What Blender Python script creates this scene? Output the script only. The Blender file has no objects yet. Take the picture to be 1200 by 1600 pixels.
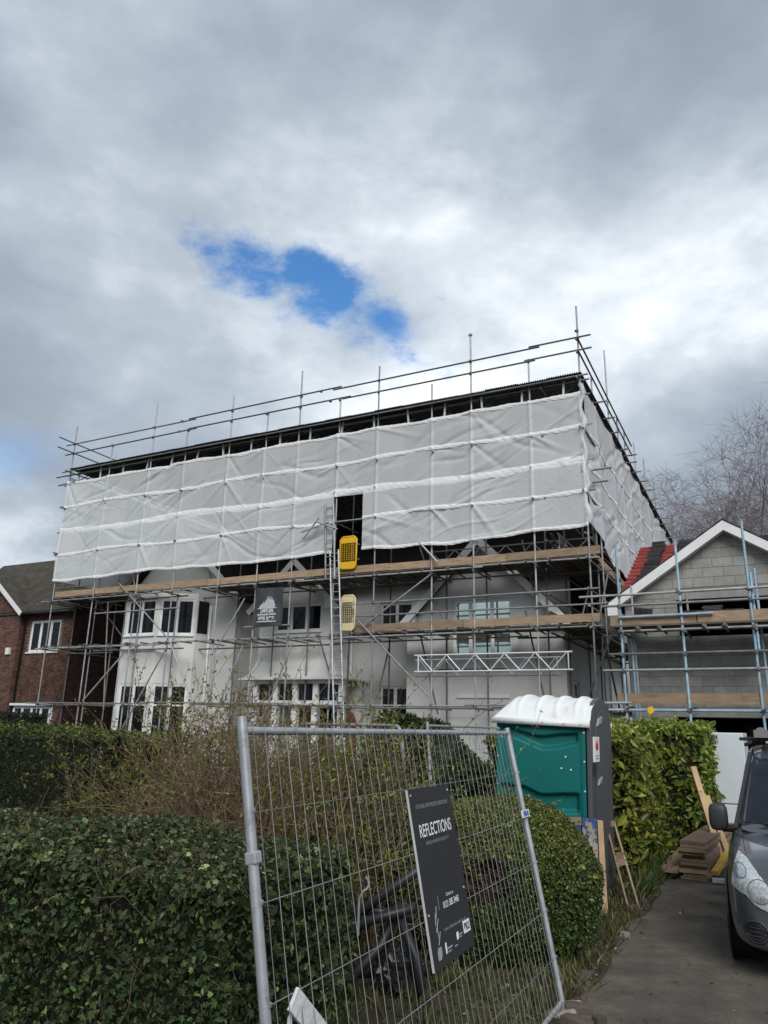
import bpy, math, random
import numpy as np
from mathutils import Matrix, Vector
from mathutils.bvhtree import BVHTree

sc = bpy.context.scene
R = math.radians
rng = np.random.RandomState(7)
random.seed(7)

# ------------------------------------------------------------------ camera
cam_d = bpy.data.cameras.new('camera'); cam = bpy.data.objects.new('camera', cam_d)
sc.collection.objects.link(cam); sc.camera = cam
cam_d.sensor_fit = 'VERTICAL'; cam_d.sensor_height = 36.0; cam_d.lens = 36.0*1159.4/1600
cam_d.clip_start = 0.05; cam_d.clip_end = 3000
PITCH, ROLL = R(16.14), R(1.273)
_f = np.array([0, math.cos(PITCH), math.sin(PITCH)]); _r = np.array([1, 0, 0.]); _u = np.cross(_r, _f)
CR = _r*math.cos(ROLL)+_u*math.sin(ROLL); CU = -_r*math.sin(ROLL)+_u*math.cos(ROLL)
cm = Matrix.Identity(4)
for i in range(3):
    cm[i][0] = CR[i]; cm[i][1] = CU[i]; cm[i][2] = -_f[i]
cm[2][3] = 1.9
cam.matrix_world = cm

# ------------------------------------------------------------------ sky, sun, exposure
SUN_AZ, SUN_EL = R(174), R(38)          # compass angle from +Y clockwise: behind the camera on the right
SUN_STRENGTH, SKY_STRENGTH = 1.45, 0.082
w = bpy.data.worlds.new('World'); sc.world = w; w.use_nodes = True
nt = w.node_tree; nt.nodes.clear()
def N(t, **k):
    n = nt.nodes.new(t)
    for a, b in k.items(): setattr(n, a, b)
    return n
def Lk(a, b): nt.links.new(a, b)
def Mth(op, a, b=None, clamp=False):
    n = N('ShaderNodeMath', operation=op, use_clamp=clamp)
    for i, x in enumerate((a, b)):
        if x is None: continue
        if isinstance(x, (int, float)): n.inputs[i].default_value = x
        else: Lk(x, n.inputs[i])
    return n.outputs[0]
def Smooth(x, lo, hi):
    n = N('ShaderNodeMapRange', interpolation_type='SMOOTHSTEP')
    Lk(x, n.inputs[0]); n.inputs[1].default_value = lo; n.inputs[2].default_value = hi
    return n.outputs[0]
tc = N('ShaderNodeTexCoord'); D = tc.outputs['Generated']
sep = N('ShaderNodeSeparateXYZ'); Lk(D, sep.inputs[0])
comb = N('ShaderNodeVectorMath', operation='MULTIPLY'); Lk(D, comb.inputs[0]); comb.inputs[1].default_value = (1.0, 1.0, 1.7)
def Noise(vec, scale, detail, rough, off, dist=0.0):
    mp = N('ShaderNodeMapping'); mp.inputs['Location'].default_value = off; Lk(vec, mp.inputs[0])
    n = N('ShaderNodeTexNoise'); n.inputs['Scale'].default_value = scale; n.inputs['Detail'].default_value = detail
    n.inputs['Roughness'].default_value = rough; n.inputs['Distortion'].default_value = dist; Lk(mp.outputs[0], n.inputs['Vector'])
    return n.outputs['Fac']
nA = Noise(comb.outputs[0], 1.55, 10, .46, (9.1, 7.7, 2), .0)
nB = Noise(comb.outputs[0], 6.5, 12, .57, (7.7, 4.2, 2), .0)
nC = Noise(comb.outputs[0], 1.3, 3, .5, (1.2, 9.1, 5))
nH = Noise(comb.outputs[0], 10.0, 10, .6, (2.3, 8.1, 4), .0)
def Hole(h, sx, sy, tilt=0.0, amp=1.6):
    h = Vector(h).normalized(); r = h.cross(Vector((0, 0, 1))).normalized(); up = r.cross(h)
    r2 = r*math.cos(tilt)+up*math.sin(tilt); up2 = -r*math.sin(tilt)+up*math.cos(tilt)
    out = []
    for ax, s in ((r2, sx), (up2, sy)):
        n = N('ShaderNodeVectorMath', operation='DOT_PRODUCT'); Lk(D, n.inputs[0]); n.inputs[1].default_value = ax
        out.append(Mth('POWER', Mth('DIVIDE', n.outputs['Value'], s), 2))
    n = N('ShaderNodeVectorMath', operation='DOT_PRODUCT'); Lk(D, n.inputs[0]); n.inputs[1].default_value = h
    front = Mth('GREATER_THAN', n.outputs['Value'], 0.0)
    rr = Mth('SQRT', Mth('ADD', out[0], out[1]))
    rr = Mth('ADD', rr, Mth('MULTIPLY', Mth('SUBTRACT', nH, .5), amp*1.6))
    m = N('ShaderNodeMapRange', interpolation_type='SMOOTHSTEP'); Lk(rr, m.inputs[0])
    m.inputs[1].default_value = 1.5; m.inputs[2].default_value = .25
    return Mth('MULTIPLY', m.outputs[0], front)
holes = [Hole((-.075, .846, .531), .13, .046, -.30, 2.6), Hole((-.005, .861, .508), .055, .026, -.3, 1.6), Hole((-.47, .83, .30), .08, .035, .2, 1.2), Hole((-.52, .62, .60), .08, .16, 0, 1.2)]
blue = holes[0]
for h_, k_ in zip(holes[1:], (1.0, .3, .25)): blue = Mth('MAXIMUM', blue, Mth('MULTIPLY', h_, k_))
gen = Mth('MULTIPLY', Smooth(Mth('ADD', nA, Mth('MULTIPLY', nC, .35)), .92, 1.05), .6)
blue = Mth('MAXIMUM', blue, gen, clamp=True)
sky = N('ShaderNodeTexSky', sky_type='NISHITA', sun_disc=False); sky.sun_elevation = SUN_EL; sky.sun_rotation = SUN_AZ
sky.air_density = 1.0; sky.dust_density = .4; sky.ozone_density = 3.0
ramp = N('ShaderNodeValToRGB')
cl = Mth('ADD', Mth('MULTIPLY', nA, .74), Mth('MULTIPLY', nB, .26))
# a thinner, brighter part of the cloud cover around the break in it
thin = Hole((.20, .80, .56), .34, .17, .15, 1.0)
thin2 = Hole((-.50, .84, .20), .13, .10, 0, .9)
cl = Mth('ADD', cl, Mth('ADD', Mth('MULTIPLY', thin, .085), Mth('MULTIPLY', thin2, .19)))
Lk(cl, ramp.inputs[0])
e = ramp.color_ramp.elements
e[0].position = .36; e[0].color = (2.1, 2.5, 3.05, 1)
e[1].position = .72; e[1].color = (8.3, 8.6, 9.0, 1)
for pos, col in ((.46, (2.6, 3.05, 3.6, 1)), (.54, (3.45, 3.95, 4.5, 1)), (.62, (5.2, 5.7, 6.2, 1))):
    x = ramp.color_ramp.elements.new(pos); x.color = col
mix = N('ShaderNodeMix', data_type='RGBA')
Lk(blue, mix.inputs[0]); Lk(ramp.outputs[0], mix.inputs[6])
hs = N('ShaderNodeHueSaturation'); hs.inputs['Saturation'].default_value = 1.22; hs.inputs['Value'].default_value = 1.35
Lk(sky.outputs[0], hs.inputs['Color']); Lk(hs.outputs[0], mix.inputs[7])
bg = N('ShaderNodeBackground'); bg.inputs['Strength'].default_value = SKY_STRENGTH
Lk(mix.outputs[2], bg.inputs[0])
wo = N('ShaderNodeOutputWorld'); Lk(bg.outputs[0], wo.inputs[0])

sun_d = bpy.data.lights.new('sun', 'SUN'); sun_d.energy = SUN_STRENGTH; sun_d.angle = R(32); sun_d.color = (1.0, .98, .94)
sun = bpy.data.objects.new('sun', sun_d); sc.collection.objects.link(sun)
sd = Vector((math.sin(SUN_AZ)*math.cos(SUN_EL), math.cos(SUN_AZ)*math.cos(SUN_EL), math.sin(SUN_EL)))
sun.rotation_euler = sd.to_track_quat('Z', 'Y').to_euler(); sun.location = (-20, -20, 30)
sc.view_settings.view_transform = 'Standard'; sc.view_settings.look = 'None'
sc.view_settings.exposure = 0.84; sc.view_settings.gamma = 1.0

# ------------------------------------------------------------------ frames and helpers
ANG = R(27.26)
class Frame:
    def __init__(s, org, rz): s.o = np.array(org, float); s.rz = rz; s.c = math.cos(rz); s.s = math.sin(rz)
    def __call__(s, p): return (s.o[0]+s.c*p[0]-s.s*p[1], s.o[1]+s.s*p[0]+s.c*p[1], s.o[2]+p[2])
WF = Frame((0, 0, 0), 0)                    # world
HF = Frame((5.91, 20.7, 0), -ANG)           # house: x along the front, y into the depth
VF = Frame(HF((4.58, -13.86, 0)), -ANG)     # van
OFF = {}
col = sc.collection.objects
def tag(o, label=None, cat=None, group=None, kind=None):
    if label: o['label'] = label
    if cat: o['category'] = cat
    if group: o['group'] = group
    if kind: o['kind'] = kind
    return o
def thing(name, label, cat, base, frame=HF, group=None):
    o = bpy.data.objects.new(name, None); col.link(o); o.empty_display_size = .2
    o.location = frame(base); o.rotation_euler = (0, 0, frame.rz); OFF[o] = np.array(base, float)
    return tag(o, label, cat, group)
def make_mesh(name, verts, faces, mat, smooth=False, col_attr=None):
    me = bpy.data.meshes.new(name); me.from_pydata([tuple(v) for v in verts], [], [tuple(f) for f in faces])
    if mat: me.materials.append(mat)
    if smooth: me.polygons.foreach_set('use_smooth', [True]*len(me.polygons))
    me.update(); return me
def link_mesh(name, me, parent=None, frame=HF, base=None):
    o = bpy.data.objects.new(name, me); col.link(o)
    if parent is not None: o.parent = parent; OFF[o] = OFF[parent]
    else: o.location = frame(base); o.rotation_euler = (0, 0, frame.rz); OFF[o] = np.array(base, float)
    return o
class MB:
    """collects shapes in frame coordinates and links them as one mesh object"""
    def __init__(s): s.v = []; s.f = []
    def add(s, vs, fs):
        b = len(s.v); s.v.extend([tuple(map(float, q)) for q in vs]); s.f.extend([tuple(i+b for i in f) for f in fs]); return s
    def box(s, x0, x1, y0, y1, z0, z1, M=None):
        vs = [(x, y, z) for x in (x0, x1) for y in (y0, y1) for z in (z0, z1)]
        if M is not None: vs = [M @ Vector(q) for q in vs]
        return s.add(vs, [(0, 1, 3, 2), (4, 6, 7, 5), (0, 4, 5, 1), (2, 3, 7, 6), (0, 2, 6, 4), (1, 5, 7, 3)])
    def beam(s, p, q, wd, ht, up=(0, 0, 1)):
        p, q = Vector(p), Vector(q); d = (q-p); L = d.length; d.normalize(); up = Vector(up)
        r = d.cross(up).normalized(); up = r.cross(d)
        M = Matrix.Identity(4)
        for i in range(3): M[i][0] = r[i]; M[i][1] = d[i]; M[i][2] = up[i]; M[i][3] = p[i]
        return s.box(-wd/2, wd/2, 0, L, -ht/2, ht/2, M)
    def tube(s, pts, r, n=8, caps=True, r2=None):
        pts = [Vector(p) for p in pts]; K = len(pts); rings = []; b = []
        prev = None
        for i, p in enumerate(pts):
            d = (pts[min(i+1, K-1)]-pts[max(i-1, 0)]).normalized()
            if prev is None: a = d.orthogonal().normalized()
            else: a = (prev-d*prev.dot(d)).normalized()
            prev = a; c = d.cross(a); rr = r if r2 is None else r+(r2-r)*i/(K-1)
            rings += [p+(a*math.cos(2*math.pi*k/n)+c*math.sin(2*math.pi*k/n))*rr for k in range(n)]
        fs = [(i*n+k, i*n+(k+1) % n, (i+1)*n+(k+1) % n, (i+1)*n+k) for i in range(K-1) for k in range(n)]
        if caps: fs += [tuple(range(n))[::-1], tuple((K-1)*n+k for k in range(n))]
        return s.add(rings, fs)
    def prism(s, poly, a, b, axis='y'):
        """poly in the plane across axis, from a to b"""
        f = {'y': lambda p, t: (p[0], t, p[1]), 'x': lambda p, t: (t, p[0], p[1]), 'z': lambda p, t: (p[0], p[1], t)}[axis]
        n = len(poly); vs = [f(p, a) for p in poly]+[f(p, b) for p in poly]
        fs = [tuple(range(n)), tuple(range(n, 2*n))[::-1]]+[(i, i+n, (i+1) % n+n, (i+1) % n) for i in range(n)]
        return s.add(vs, fs)
    def build(s, name, mat, parent=None, frame=HF, base=None, smooth=False, bevel=0):
        a = np.array(s.v)
        if parent is not None: off = OFF[parent]
        else:
            if base is None: base = (float((a[:, 0].min()+a[:, 0].max())/2), float((a[:, 1].min()+a[:, 1].max())/2), float(a[:, 2].min()))
            off = np.array(base, float)
        me = make_mesh(name, a-off, s.f, mat, smooth)
        o = link_mesh(name, me, parent, frame, base)
        fix_normals(me)
        if bevel:
            m = o.modifiers.new('bevel', 'BEVEL'); m.width = bevel; m.segments = 2; m.limit_method = 'ANGLE'
        return o
import bmesh
def fix_normals(me):
    bm = bmesh.new(); bm.from_mesh(me); bmesh.ops.recalc_face_normals(bm, faces=bm.faces); bm.to_mesh(me); bm.free()
def np_mesh(name, V, F, mat, cols=None, smooth=False):
    """V (n,3), F (m,k) equal-sized faces; cols (n,3) to the attribute Col"""
    me = bpy.data.meshes.new(name); n, (m, k) = len(V), F.shape
    me.vertices.add(n); me.vertices.foreach_set('co', np.ascontiguousarray(V, np.float32).ravel())
    me.loops.add(m*k); me.loops.foreach_set('vertex_index', np.ascontiguousarray(F, np.int32).ravel())
    me.polygons.add(m); me.polygons.foreach_set('loop_start', np.arange(0, m*k, k, dtype=np.int32))
    try: me.polygons.foreach_set('loop_total', np.full(m, k, np.int32))
    except Exception: pass
    me.polygons.foreach_set('use_smooth', np.full(m, smooth))
    if cols is not None:
        ca = me.color_attributes.new('Col', 'FLOAT_COLOR', 'POINT')
        c4 = np.ones((n, 4), np.float32); c4[:, :3] = cols; ca.data.foreach_set('color', c4.ravel())
    if mat: me.materials.append(mat)
    me.update(calc_edges=True); me.validate(); return me
def segs_mesh(name, P0, P1, R0, R1, mat, n=3, cols=None):
    """many tapered straight pieces as one mesh"""
    P0, P1 = np.asarray(P0, float), np.asarray(P1, float); d = P1-P0; d /= np.linalg.norm(d, axis=1)[:, None]+1e-9
    h = np.where(np.abs(d[:, 2:3]) < .9, [[0, 0, 1.]], [[1., 0, 0]]); a = np.cross(d, h); a /= np.linalg.norm(a, axis=1)[:, None]; b = np.cross(d, a)
    K = len(P0); V = np.zeros((K, 2*n, 3))
    for k in range(n):
        t = 2*math.pi*k/n; o = a*math.cos(t)+b*math.sin(t)
        V[:, k] = P0+o*np.asarray(R0)[:, None]; V[:, n+k] = P1+o*np.asarray(R1)[:, None]
    q = np.array([[k, (k+1) % n, n+(k+1) % n, n+k] for k in range(n)])
    F = (np.arange(K)[:, None, None]*2*n+q[None]).reshape(-1, 4)
    return np_mesh(name, V.reshape(-1, 3), F, mat, None if cols is None else np.repeat(cols, 2*n, 0), True)

# ------------------------------------------------------------------ materials
MATS = {}
def mat(name, c, rough=.7, var=.12, scale=4.0, bump=0.0, bscale=40.0, metal=0.0, spec=.4, rand=0.0, c2=None, c2amt=(.55, .7), c2scale=2.0, attr=False, coat=0.0, stretch=None, local=False, speck=None):
    m = bpy.data.materials.new(name); m.use_nodes = True; t = m.node_tree; t.nodes.clear()
    nn = lambda ty, **k: [setattr(x, a, b) or x for x in [t.nodes.new(ty)] for a, b in list(k.items()) or [('label', '')]][-1]
    out = nn('ShaderNodeOutputMaterial'); p = nn('ShaderNodeBsdfPrincipled'); t.links.new(p.outputs[0], out.inputs[0])
    p.inputs['Roughness'].default_value = rough; p.inputs['Metallic'].default_value = metal
    p.inputs['Specular IOR Level'].default_value = spec; p.inputs['Coat Weight'].default_value = coat
    if local: pos = nn('ShaderNodeTexCoord').outputs['Object']
    else: pos = nn('ShaderNodeNewGeometry').outputs['Position']
    if stretch:
        mp = nn('ShaderNodeMapping'); mp.inputs['Scale'].default_value = stretch; t.links.new(pos, mp.inputs[0]); pos = mp.outputs[0]
    def noise(s, d=5, r=.6):
        x = nn('ShaderNodeTexNoise'); x.inputs['Scale'].default_value = s; x.inputs['Detail'].default_value = d; x.inputs['Roughness'].default_value = r
        t.links.new(pos, x.inputs['Vector']); return x.outputs['Fac']
    def mixc(f, a, b, blend='MIX'):
        x = nn('ShaderNodeMix', data_type='RGBA', blend_type=blend)
        for i, v_ in ((0, f), (6, a), (7, b)):
            if hasattr(v_, 'links'): t.links.new(v_, x.inputs[i])
            else: x.inputs[i].default_value = v_ if i == 0 else (*v_, 1)
        return x.outputs[2]
    def rangef(x, a, b, lo, hi):
        y = nn('ShaderNodeMapRange'); t.links.new(x, y.inputs[0])
        for i, q in zip((1, 2, 3, 4), (a, b, lo, hi)): y.inputs[i].default_value = q
        return y.outputs[0]
    base = c
    if attr:
        a_ = nn('ShaderNodeAttribute'); a_.attribute_name = 'Col'; base = mixc(1.0, a_.outputs['Color'], c, 'MULTIPLY')
    if c2 is not None:
        base = mixc(rangef(noise(c2scale, 7, .65), c2amt[0], c2amt[1], 0, 1), base, c2)
    if speck is not None:
        base = mixc(rangef(noise(speck[3], 3, .7), speck[1], speck[2], 0, 1), base, speck[0])
    if var:
        f = rangef(noise(scale), .3, .7, 1-var, 1+var)
        base = mixc(1.0, base if hasattr(base, 'links') else base, nn('ShaderNodeCombineColor').outputs[0], 'MULTIPLY')
        cc = [x for x in t.nodes if x.bl_idname == 'ShaderNodeCombineColor'][-1]
        for i in range(3): t.links.new(f, cc.inputs[i])
    if rand:
        oi = nn('ShaderNodeObjectInfo'); f = rangef(oi.outputs['Random'], 0, 1, 1-rand, 1+rand)
        cc = nn('ShaderNodeCombineColor')
        for i in range(3): t.links.new(f, cc.inputs[i])
        base = mixc(1.0, base, cc.outputs[0], 'MULTIPLY')
    if hasattr(base, 'links'): t.links.new(base, p.inputs['Base Color'])
    else: p.inputs['Base Color'].default_value = (*base, 1)
    if bump:
        b = nn('ShaderNodeBump'); b.inputs['Strength'].default_value = bump; b.inputs['Distance'].default_value = .02
        t.links.new(noise(bscale, 4, .6), b.inputs['Height']); t.links.new(b.outputs[0], p.inputs['Normal'])
    MATS[name] = m; return m
def leafmat(name, c, rough=.45, trans=.3, rand=.25, spec=.4):
    m = mat(name, c, rough, .0, attr=True, rand=rand, spec=spec); t = m.node_tree
    p = [x for x in t.nodes if x.bl_idname == 'ShaderNodeBsdfPrincipled'][0]; out = [x for x in t.nodes if x.bl_idname == 'ShaderNodeOutputMaterial'][0]
    tr = t.nodes.new('ShaderNodeBsdfTranslucent'); mx = t.nodes.new('ShaderNodeMixShader'); mx.inputs[0].default_value = trans
    src = p.inputs['Base Color'].links[0].from_socket
    t.links.new(src, tr.inputs[0]); t.links.new(p.outputs[0], mx.inputs[1]); t.links.new(tr.outputs[0], mx.inputs[2]); t.links.new(mx.outputs[0], out.inputs[0])
    return m
def sheetmat(name, c, transp, transl, bump=0.0, bscale=12, gloss=.06, stretch=None):
    m = bpy.data.materials.new(name); m.use_nodes = True; t = m.node_tree; t.nodes.clear(); n = t.nodes.new
    out = n('ShaderNodeOutputMaterial'); df = n('ShaderNodeBsdfDiffuse'); tl = n('ShaderNodeBsdfTranslucent'); tp = n('ShaderNodeBsdfTransparent'); gl = n('ShaderNodeBsdfGlossy')
    for x in (df, tl): x.inputs[0].default_value = (*c, 1)
    gl.inputs['Roughness'].default_value = .5
    m1 = n('ShaderNodeMixShader'); m1.inputs[0].default_value = transl; t.links.new(df.outputs[0], m1.inputs[1]); t.links.new(tl.outputs[0], m1.inputs[2])
    m2 = n('ShaderNodeMixShader'); m2.inputs[0].default_value = gloss; t.links.new(m1.outputs[0], m2.inputs[1]); t.links.new(gl.outputs[0], m2.inputs[2])
    m3 = n('ShaderNodeMixShader'); m3.inputs[0].default_value = transp; t.links.new(m2.outputs[0], m3.inputs[1]); t.links.new(tp.outputs[0], m3.inputs[2])
    t.links.new(m3.outputs[0], out.inputs[0])
    if bump:
        g = n('ShaderNodeNewGeometry'); mp = n('ShaderNodeMapping'); mp.inputs['Rotation'].default_value = (0, 0, ANG); t.links.new(g.outputs['Position'], mp.inputs[0])
        if stretch: mp.inputs['Scale'].default_value = stretch
        x = n('ShaderNodeTexNoise'); x.inputs['Scale'].default_value = bscale; x.inputs['Detail'].default_value = 4; x.inputs['Distortion'].default_value = .8
        t.links.new(mp.outputs[0], x.inputs['Vector']); b = n('ShaderNodeBump'); b.inputs['Strength'].default_value = bump; b.inputs['Distance'].default_value = .04
        t.links.new(x.outputs['Fac'], b.inputs['Height'])
        for q in (df, tl, gl): t.links.new(b.outputs[0], q.inputs['Normal'])
    return m
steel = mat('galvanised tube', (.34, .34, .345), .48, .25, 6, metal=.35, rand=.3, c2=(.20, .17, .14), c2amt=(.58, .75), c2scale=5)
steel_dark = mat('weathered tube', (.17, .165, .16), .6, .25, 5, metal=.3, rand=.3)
blue_tube = mat('blue painted tube', (.29, .43, .53), .55, .2, 6, rand=.15, c2=(.48, .53, .55), c2amt=(.5, .7), c2scale=4)
alu = mat('aluminium', (.70, .71, .72), .45, .1, 5, metal=.3, rand=.1)
render_white = mat('white roughcast render', (.66, .655, .63), .9, .05, 1.6, bump=.7, bscale=60, c2=(.58, .58, .56), c2amt=(.55, .8), c2scale=1.3)
render_smooth = mat('grey white render', (.585, .58, .56), .9, .06, 1.5, bump=.3, bscale=60)
paint_white = mat('white paint', (.74, .74, .72), .5, .06, 3)
upvc = mat('window frame', (.76, .77, .77), .35, .03, 3)
glass = mat('window glass', (.010, .011, .013), .04, 0, spec=.28)
glass_sky = mat('reflective window glass', (.62, .72, .64), .04, .25, 1.2, metal=.9)
slate = mat('dark roof covering', (.025, .024, .024), .9, .3, 3, bump=.4, bscale=12, spec=.08)
shade_void = mat('black shade void', (.012, .012, .013), .95, .2, 3)  # near-black colour standing in for shade in porch, garage and side gap
board = mat('scaffold board', (.33, .235, .155), .8, .22, 2.5, bump=.25, bscale=30, rand=.22, c2=(.22, .15, .10), c2amt=(.5, .68), c2scale=3, stretch=(1, 1, 6))
board_old = mat('grey weathered board', (.23, .165, .115), .85, .25, 5, bump=.3, bscale=40, rand=.3, c2=(.24, .20, .16), c2amt=(.55, .7), c2scale=6)
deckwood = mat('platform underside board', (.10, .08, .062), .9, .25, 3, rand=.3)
corrug = mat('dark corrugated sheet', (.075, .075, .078), .5, .3, 2, metal=.3, rand=.2)
blockm = mat('concrete block', (.30, .295, .275), .92, .12, 5, bump=.5, bscale=90, rand=.13, c2=(.38, .37, .34), c2amt=(.56, .72), c2scale=3)
mortar = mat('mortar', (.185, .18, .165), .95, .15, 8)
mortar_l = mat('old mortar', (.22, .17, .14), .95, .2, 8)
brickm = mat('red brick', (1, 1, 1), .85, .18, 9, attr=True, bump=.3, bscale=60)
brickside = mat('brown brick side', (.13, .07, .05), .9, .3, 6, bump=.4, bscale=20)
tile_old = mat('brown plain tile', (.055, .046, .037), .85, .35, 2.2, bump=.5, bscale=16, c2=(.075, .075, .045), c2amt=(.5, .7), c2scale=3)
red_tile = mat('red roof membrane', (.20, .026, .024), .6, .25, 3)
batten_m = mat('red batten', (.30, .06, .05), .75, .2, 5, rand=.3)
tile_dark = mat('dark grey tile', (.05, .052, .056), .6, .2, 5, rand=.3)
soil = mat('garden soil', (.055, .042, .03), .95, .35, 2.5, bump=.9, bscale=22, c2=(.075, .085, .035), c2amt=(.48, .62), c2scale=.9)
asphalt = mat('drive asphalt', (.098, .085, .071), .9, .30, 1.5, bump=1.0, bscale=85, c2=(.175, .146, .115), c2amt=(.44, .64), c2scale=1.4, speck=((.22, .20, .17), .58, .72, 130))
kerbbrick = mat('kerb brick', (.085, .066, .052), .9, .25, 6, bump=.4, bscale=50, rand=.3)
black_pl = mat('black plastic', (.02, .02, .022), .45, .2, 3)
black_bag = mat('black plastic sheet', (.018, .018, .02), .3, .2, 3, bump=.6, bscale=14)
sheet_f = sheetmat('translucent scaffold sheeting', (.92, .945, .955), .29, .31, .06, 8.0, .03, (1.3, 1, .55))
sheet_c = sheetmat('crinkled scaffold sheeting', (.92, .945, .955), .26, .31, .35, 14.0, .03, (1, 1, .7))
sheet_s = sheetmat('side scaffold sheeting', (.94, .96, .99), .18, .35, .12, 6.0, .04, (1, .5, 1))
hem_m = sheetmat('white sheeting band', (.95, .95, .94), .0, .25, .35, 22, .03)
yellow = mat('yellow gate', (.72, .42, .012), .45, .08, 5)
cream_y = mat('faded yellow gate', (.66, .56, .31), .5, .1, 5)
banner_m = mat('dark banner', (.045, .05, .058), .5, .2, 3, bump=.3, bscale=5)
print_w = mat('white print', (.78, .78, .78), .6, .03)
print_g = mat('grey print', (.30, .30, .31), .6, .1)
sign_m = mat('charcoal sign board', (.022, .022, .026), .6, .1, 2)
galv = mat('galvanised fence', (.40, .42, .44), .45, .2, 9, metal=.45, rand=.1, c2=(.25, .25, .25), c2amt=(.55, .7), c2scale=14)
wire_m = mat('fence wire', (.25, .26, .26), .5, .2, 9, metal=.4, rand=.25)
green_pl = mat('green toilet plastic', (.006, .135, .126), .35, .06, 2, spec=.5)
grey_pl = mat('dark grey toilet plastic', (.075, .078, .085), .5, .06, 2)
white_pl = mat('white toilet plastic', (.78, .79, .78), .35, .04, 2, c2=(.6, .58, .52), c2amt=(.6, .75), c2scale=3)
van_paint = mat('dark grey van paint', (.062, .066, .077), .2, .10, 3, spec=.6, coat=1.0)
van_plastic = mat('grey van plastic', (.03, .031, .034), .5, .1, 3)
van_glass = mat('van windscreen', (.008, .012, .020), .03, .5, 2.5, spec=.5)
lampglass = mat('headlight lens', (.60, .62, .62), .12, .35, 38, metal=.4, coat=.8)
chrome = mat('headlight reflector', (.60, .61, .61), .2, .4, 60, metal=.7)
rubber = mat('tyre rubber', (.014, .014, .015), .8, .2, 8)
fridge_m = mat('white enamel', (.62, .66, .70), .3, .03, 2)
newwood = mat('new timber', (.48, .33, .19), .75, .15, 5, c2=(.3, .17, .08), c2amt=(.62, .7), c2scale=9)
blue_paint = mat('splattered timber', (.03, .08, .22), .7, .3, 4, c2=(.33, .28, .2), c2amt=(.47, .52), c2scale=14)
dooroak = mat('brown door', (.20, .075, .035), .6, .2, 4)
bark = mat('twig bark', (.095, .068, .05), .9, .25, 6)
twig_m = mat('brown twigs', (1, 1, 1), .85, .15, 6, attr=True)
birch_m = mat('birch bark and twigs', (1.45, 1.42, 1.42), .85, .2, 3, attr=True)
ivy_m = leafmat('ivy leaf', (1, 1, 1), .55, .2, .2, .25)
box_m = leafmat('box leaf', (1, 1, 1), .45, .25, .1)
laurel_m = leafmat('laurel leaf', (1, 1, 1), .42, .3, .25, .3)
shrub_m = leafmat('young leaf', (1, 1, 1), .5, .35, .2)
grass_m = leafmat('grass blade', (1, 1, 1), .6, .3, .1)
core_m = mat('hedge interior', (.018, .016, .010), .95, .4, 9)
sand_m = mat('rubble', (.3, .27, .23), .9, .3, 10, rand=.4)
plast_w = mat('crumpled white plastic', (.62, .63, .64), .45, .1, 6, bump=.4, bscale=20)

# ------------------------------------------------------------------ shared rods and boxes
_unit = {}
def rod(parent, name, p, q, r=.024, m=None, n=10, label=None):
    key = ('rod', m.name, n)
    if key not in _unit:
        b = MB(); b.tube([(0, 0, 0), (0, 0, 1)], 1, n); me = make_mesh('rod', b.v, b.f, m); fix_normals(me)
        me.polygons.foreach_set('use_smooth', [len(f.vertices) == 4 for f in me.polygons]); _unit[key] = me
    p, q = Vector(p)-Vector(OFF[parent]), Vector(q)-Vector(OFF[parent]); d = q-p
    o = bpy.data.objects.new(name, _unit[key]); col.link(o); o.parent = parent
    o.matrix_basis = Matrix.Translation(p) @ d.to_track_quat('Z', 'Y').to_matrix().to_4x4() @ Matrix.Diagonal((r, r, d.length, 1))
    OFF[o] = OFF[parent]
    if label: o['label'] = label
    return o
def plank(parent, name, p, q, wd, ht, m, up=(0, 0, 1), frame=HF):
    """rectangular piece from p to q; a child, or a thing of its own when parent is None"""
    key = ('plank', m.name)
    if key not in _unit:
        b = MB(); b.box(-.5, .5, -.5, .5, 0, 1); me = make_mesh('plank', b.v, b.f, m); fix_normals(me); _unit[key] = me
    off = Vector(OFF[parent]) if parent is not None else Vector((0, 0, 0))
    p, q = Vector(p)-off, Vector(q)-off; d = q-p; L = d.length; d.normalize(); r = d.cross(Vector(up)).normalized(); u2 = r.cross(d)
    M = Matrix.Identity(4)
    for i in range(3): M[i][0] = r[i]*wd; M[i][1] = u2[i]*ht; M[i][2] = d[i]*L; M[i][3] = p[i]
    o = bpy.data.objects.new(name, _unit[key]); col.link(o)
    if parent is not None: o.parent = parent; o.matrix_basis = M; OFF[o] = OFF[parent]
    else: o.matrix_basis = Matrix.Translation(frame((0, 0, 0))) @ Matrix.Rotation(frame.rz, 4, 'Z') @ M
    return o
def text_mesh(s, size, align='LEFT', bold=0.0):
    cu = bpy.data.curves.new('lettering', 'FONT'); cu.body = s; cu.size = size; cu.align_x = align; cu.offset = bold
    o = bpy.data.objects.new('lettering_source', cu); col.link(o)
    bpy.context.view_layer.update()
    me = bpy.data.meshes.new_from_object(o.evaluated_get(bpy.context.evaluated_depsgraph_get()))
    bpy.data.objects.remove(o); return me
def lettering(parent, s, size, M, m, align='LEFT', sx=1.0, bold=0.0):
    me = text_mesh(s, size, align, bold); me.transform(M @ Matrix.Diagonal((sx, 1, 1, 1))); me.materials.clear(); me.materials.append(m)
    me.transform(Matrix.Translation(-Vector(OFF[parent]))); me.name = 'lettering'
    return link_mesh('lettering', me, parent)

# ================================================================== the setting
g = 1500.0
gv = MB(); gv.add([(-g, -g, 0), (g, -g, 0), (g, g, 0), (-g, g, 0)], [(0, 1, 2, 3)])
o = gv.build('ground', soil, None, WF, (0, 0, 0)); tag(o, 'dark garden soil and rough grass around the house', kind='structure')
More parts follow.
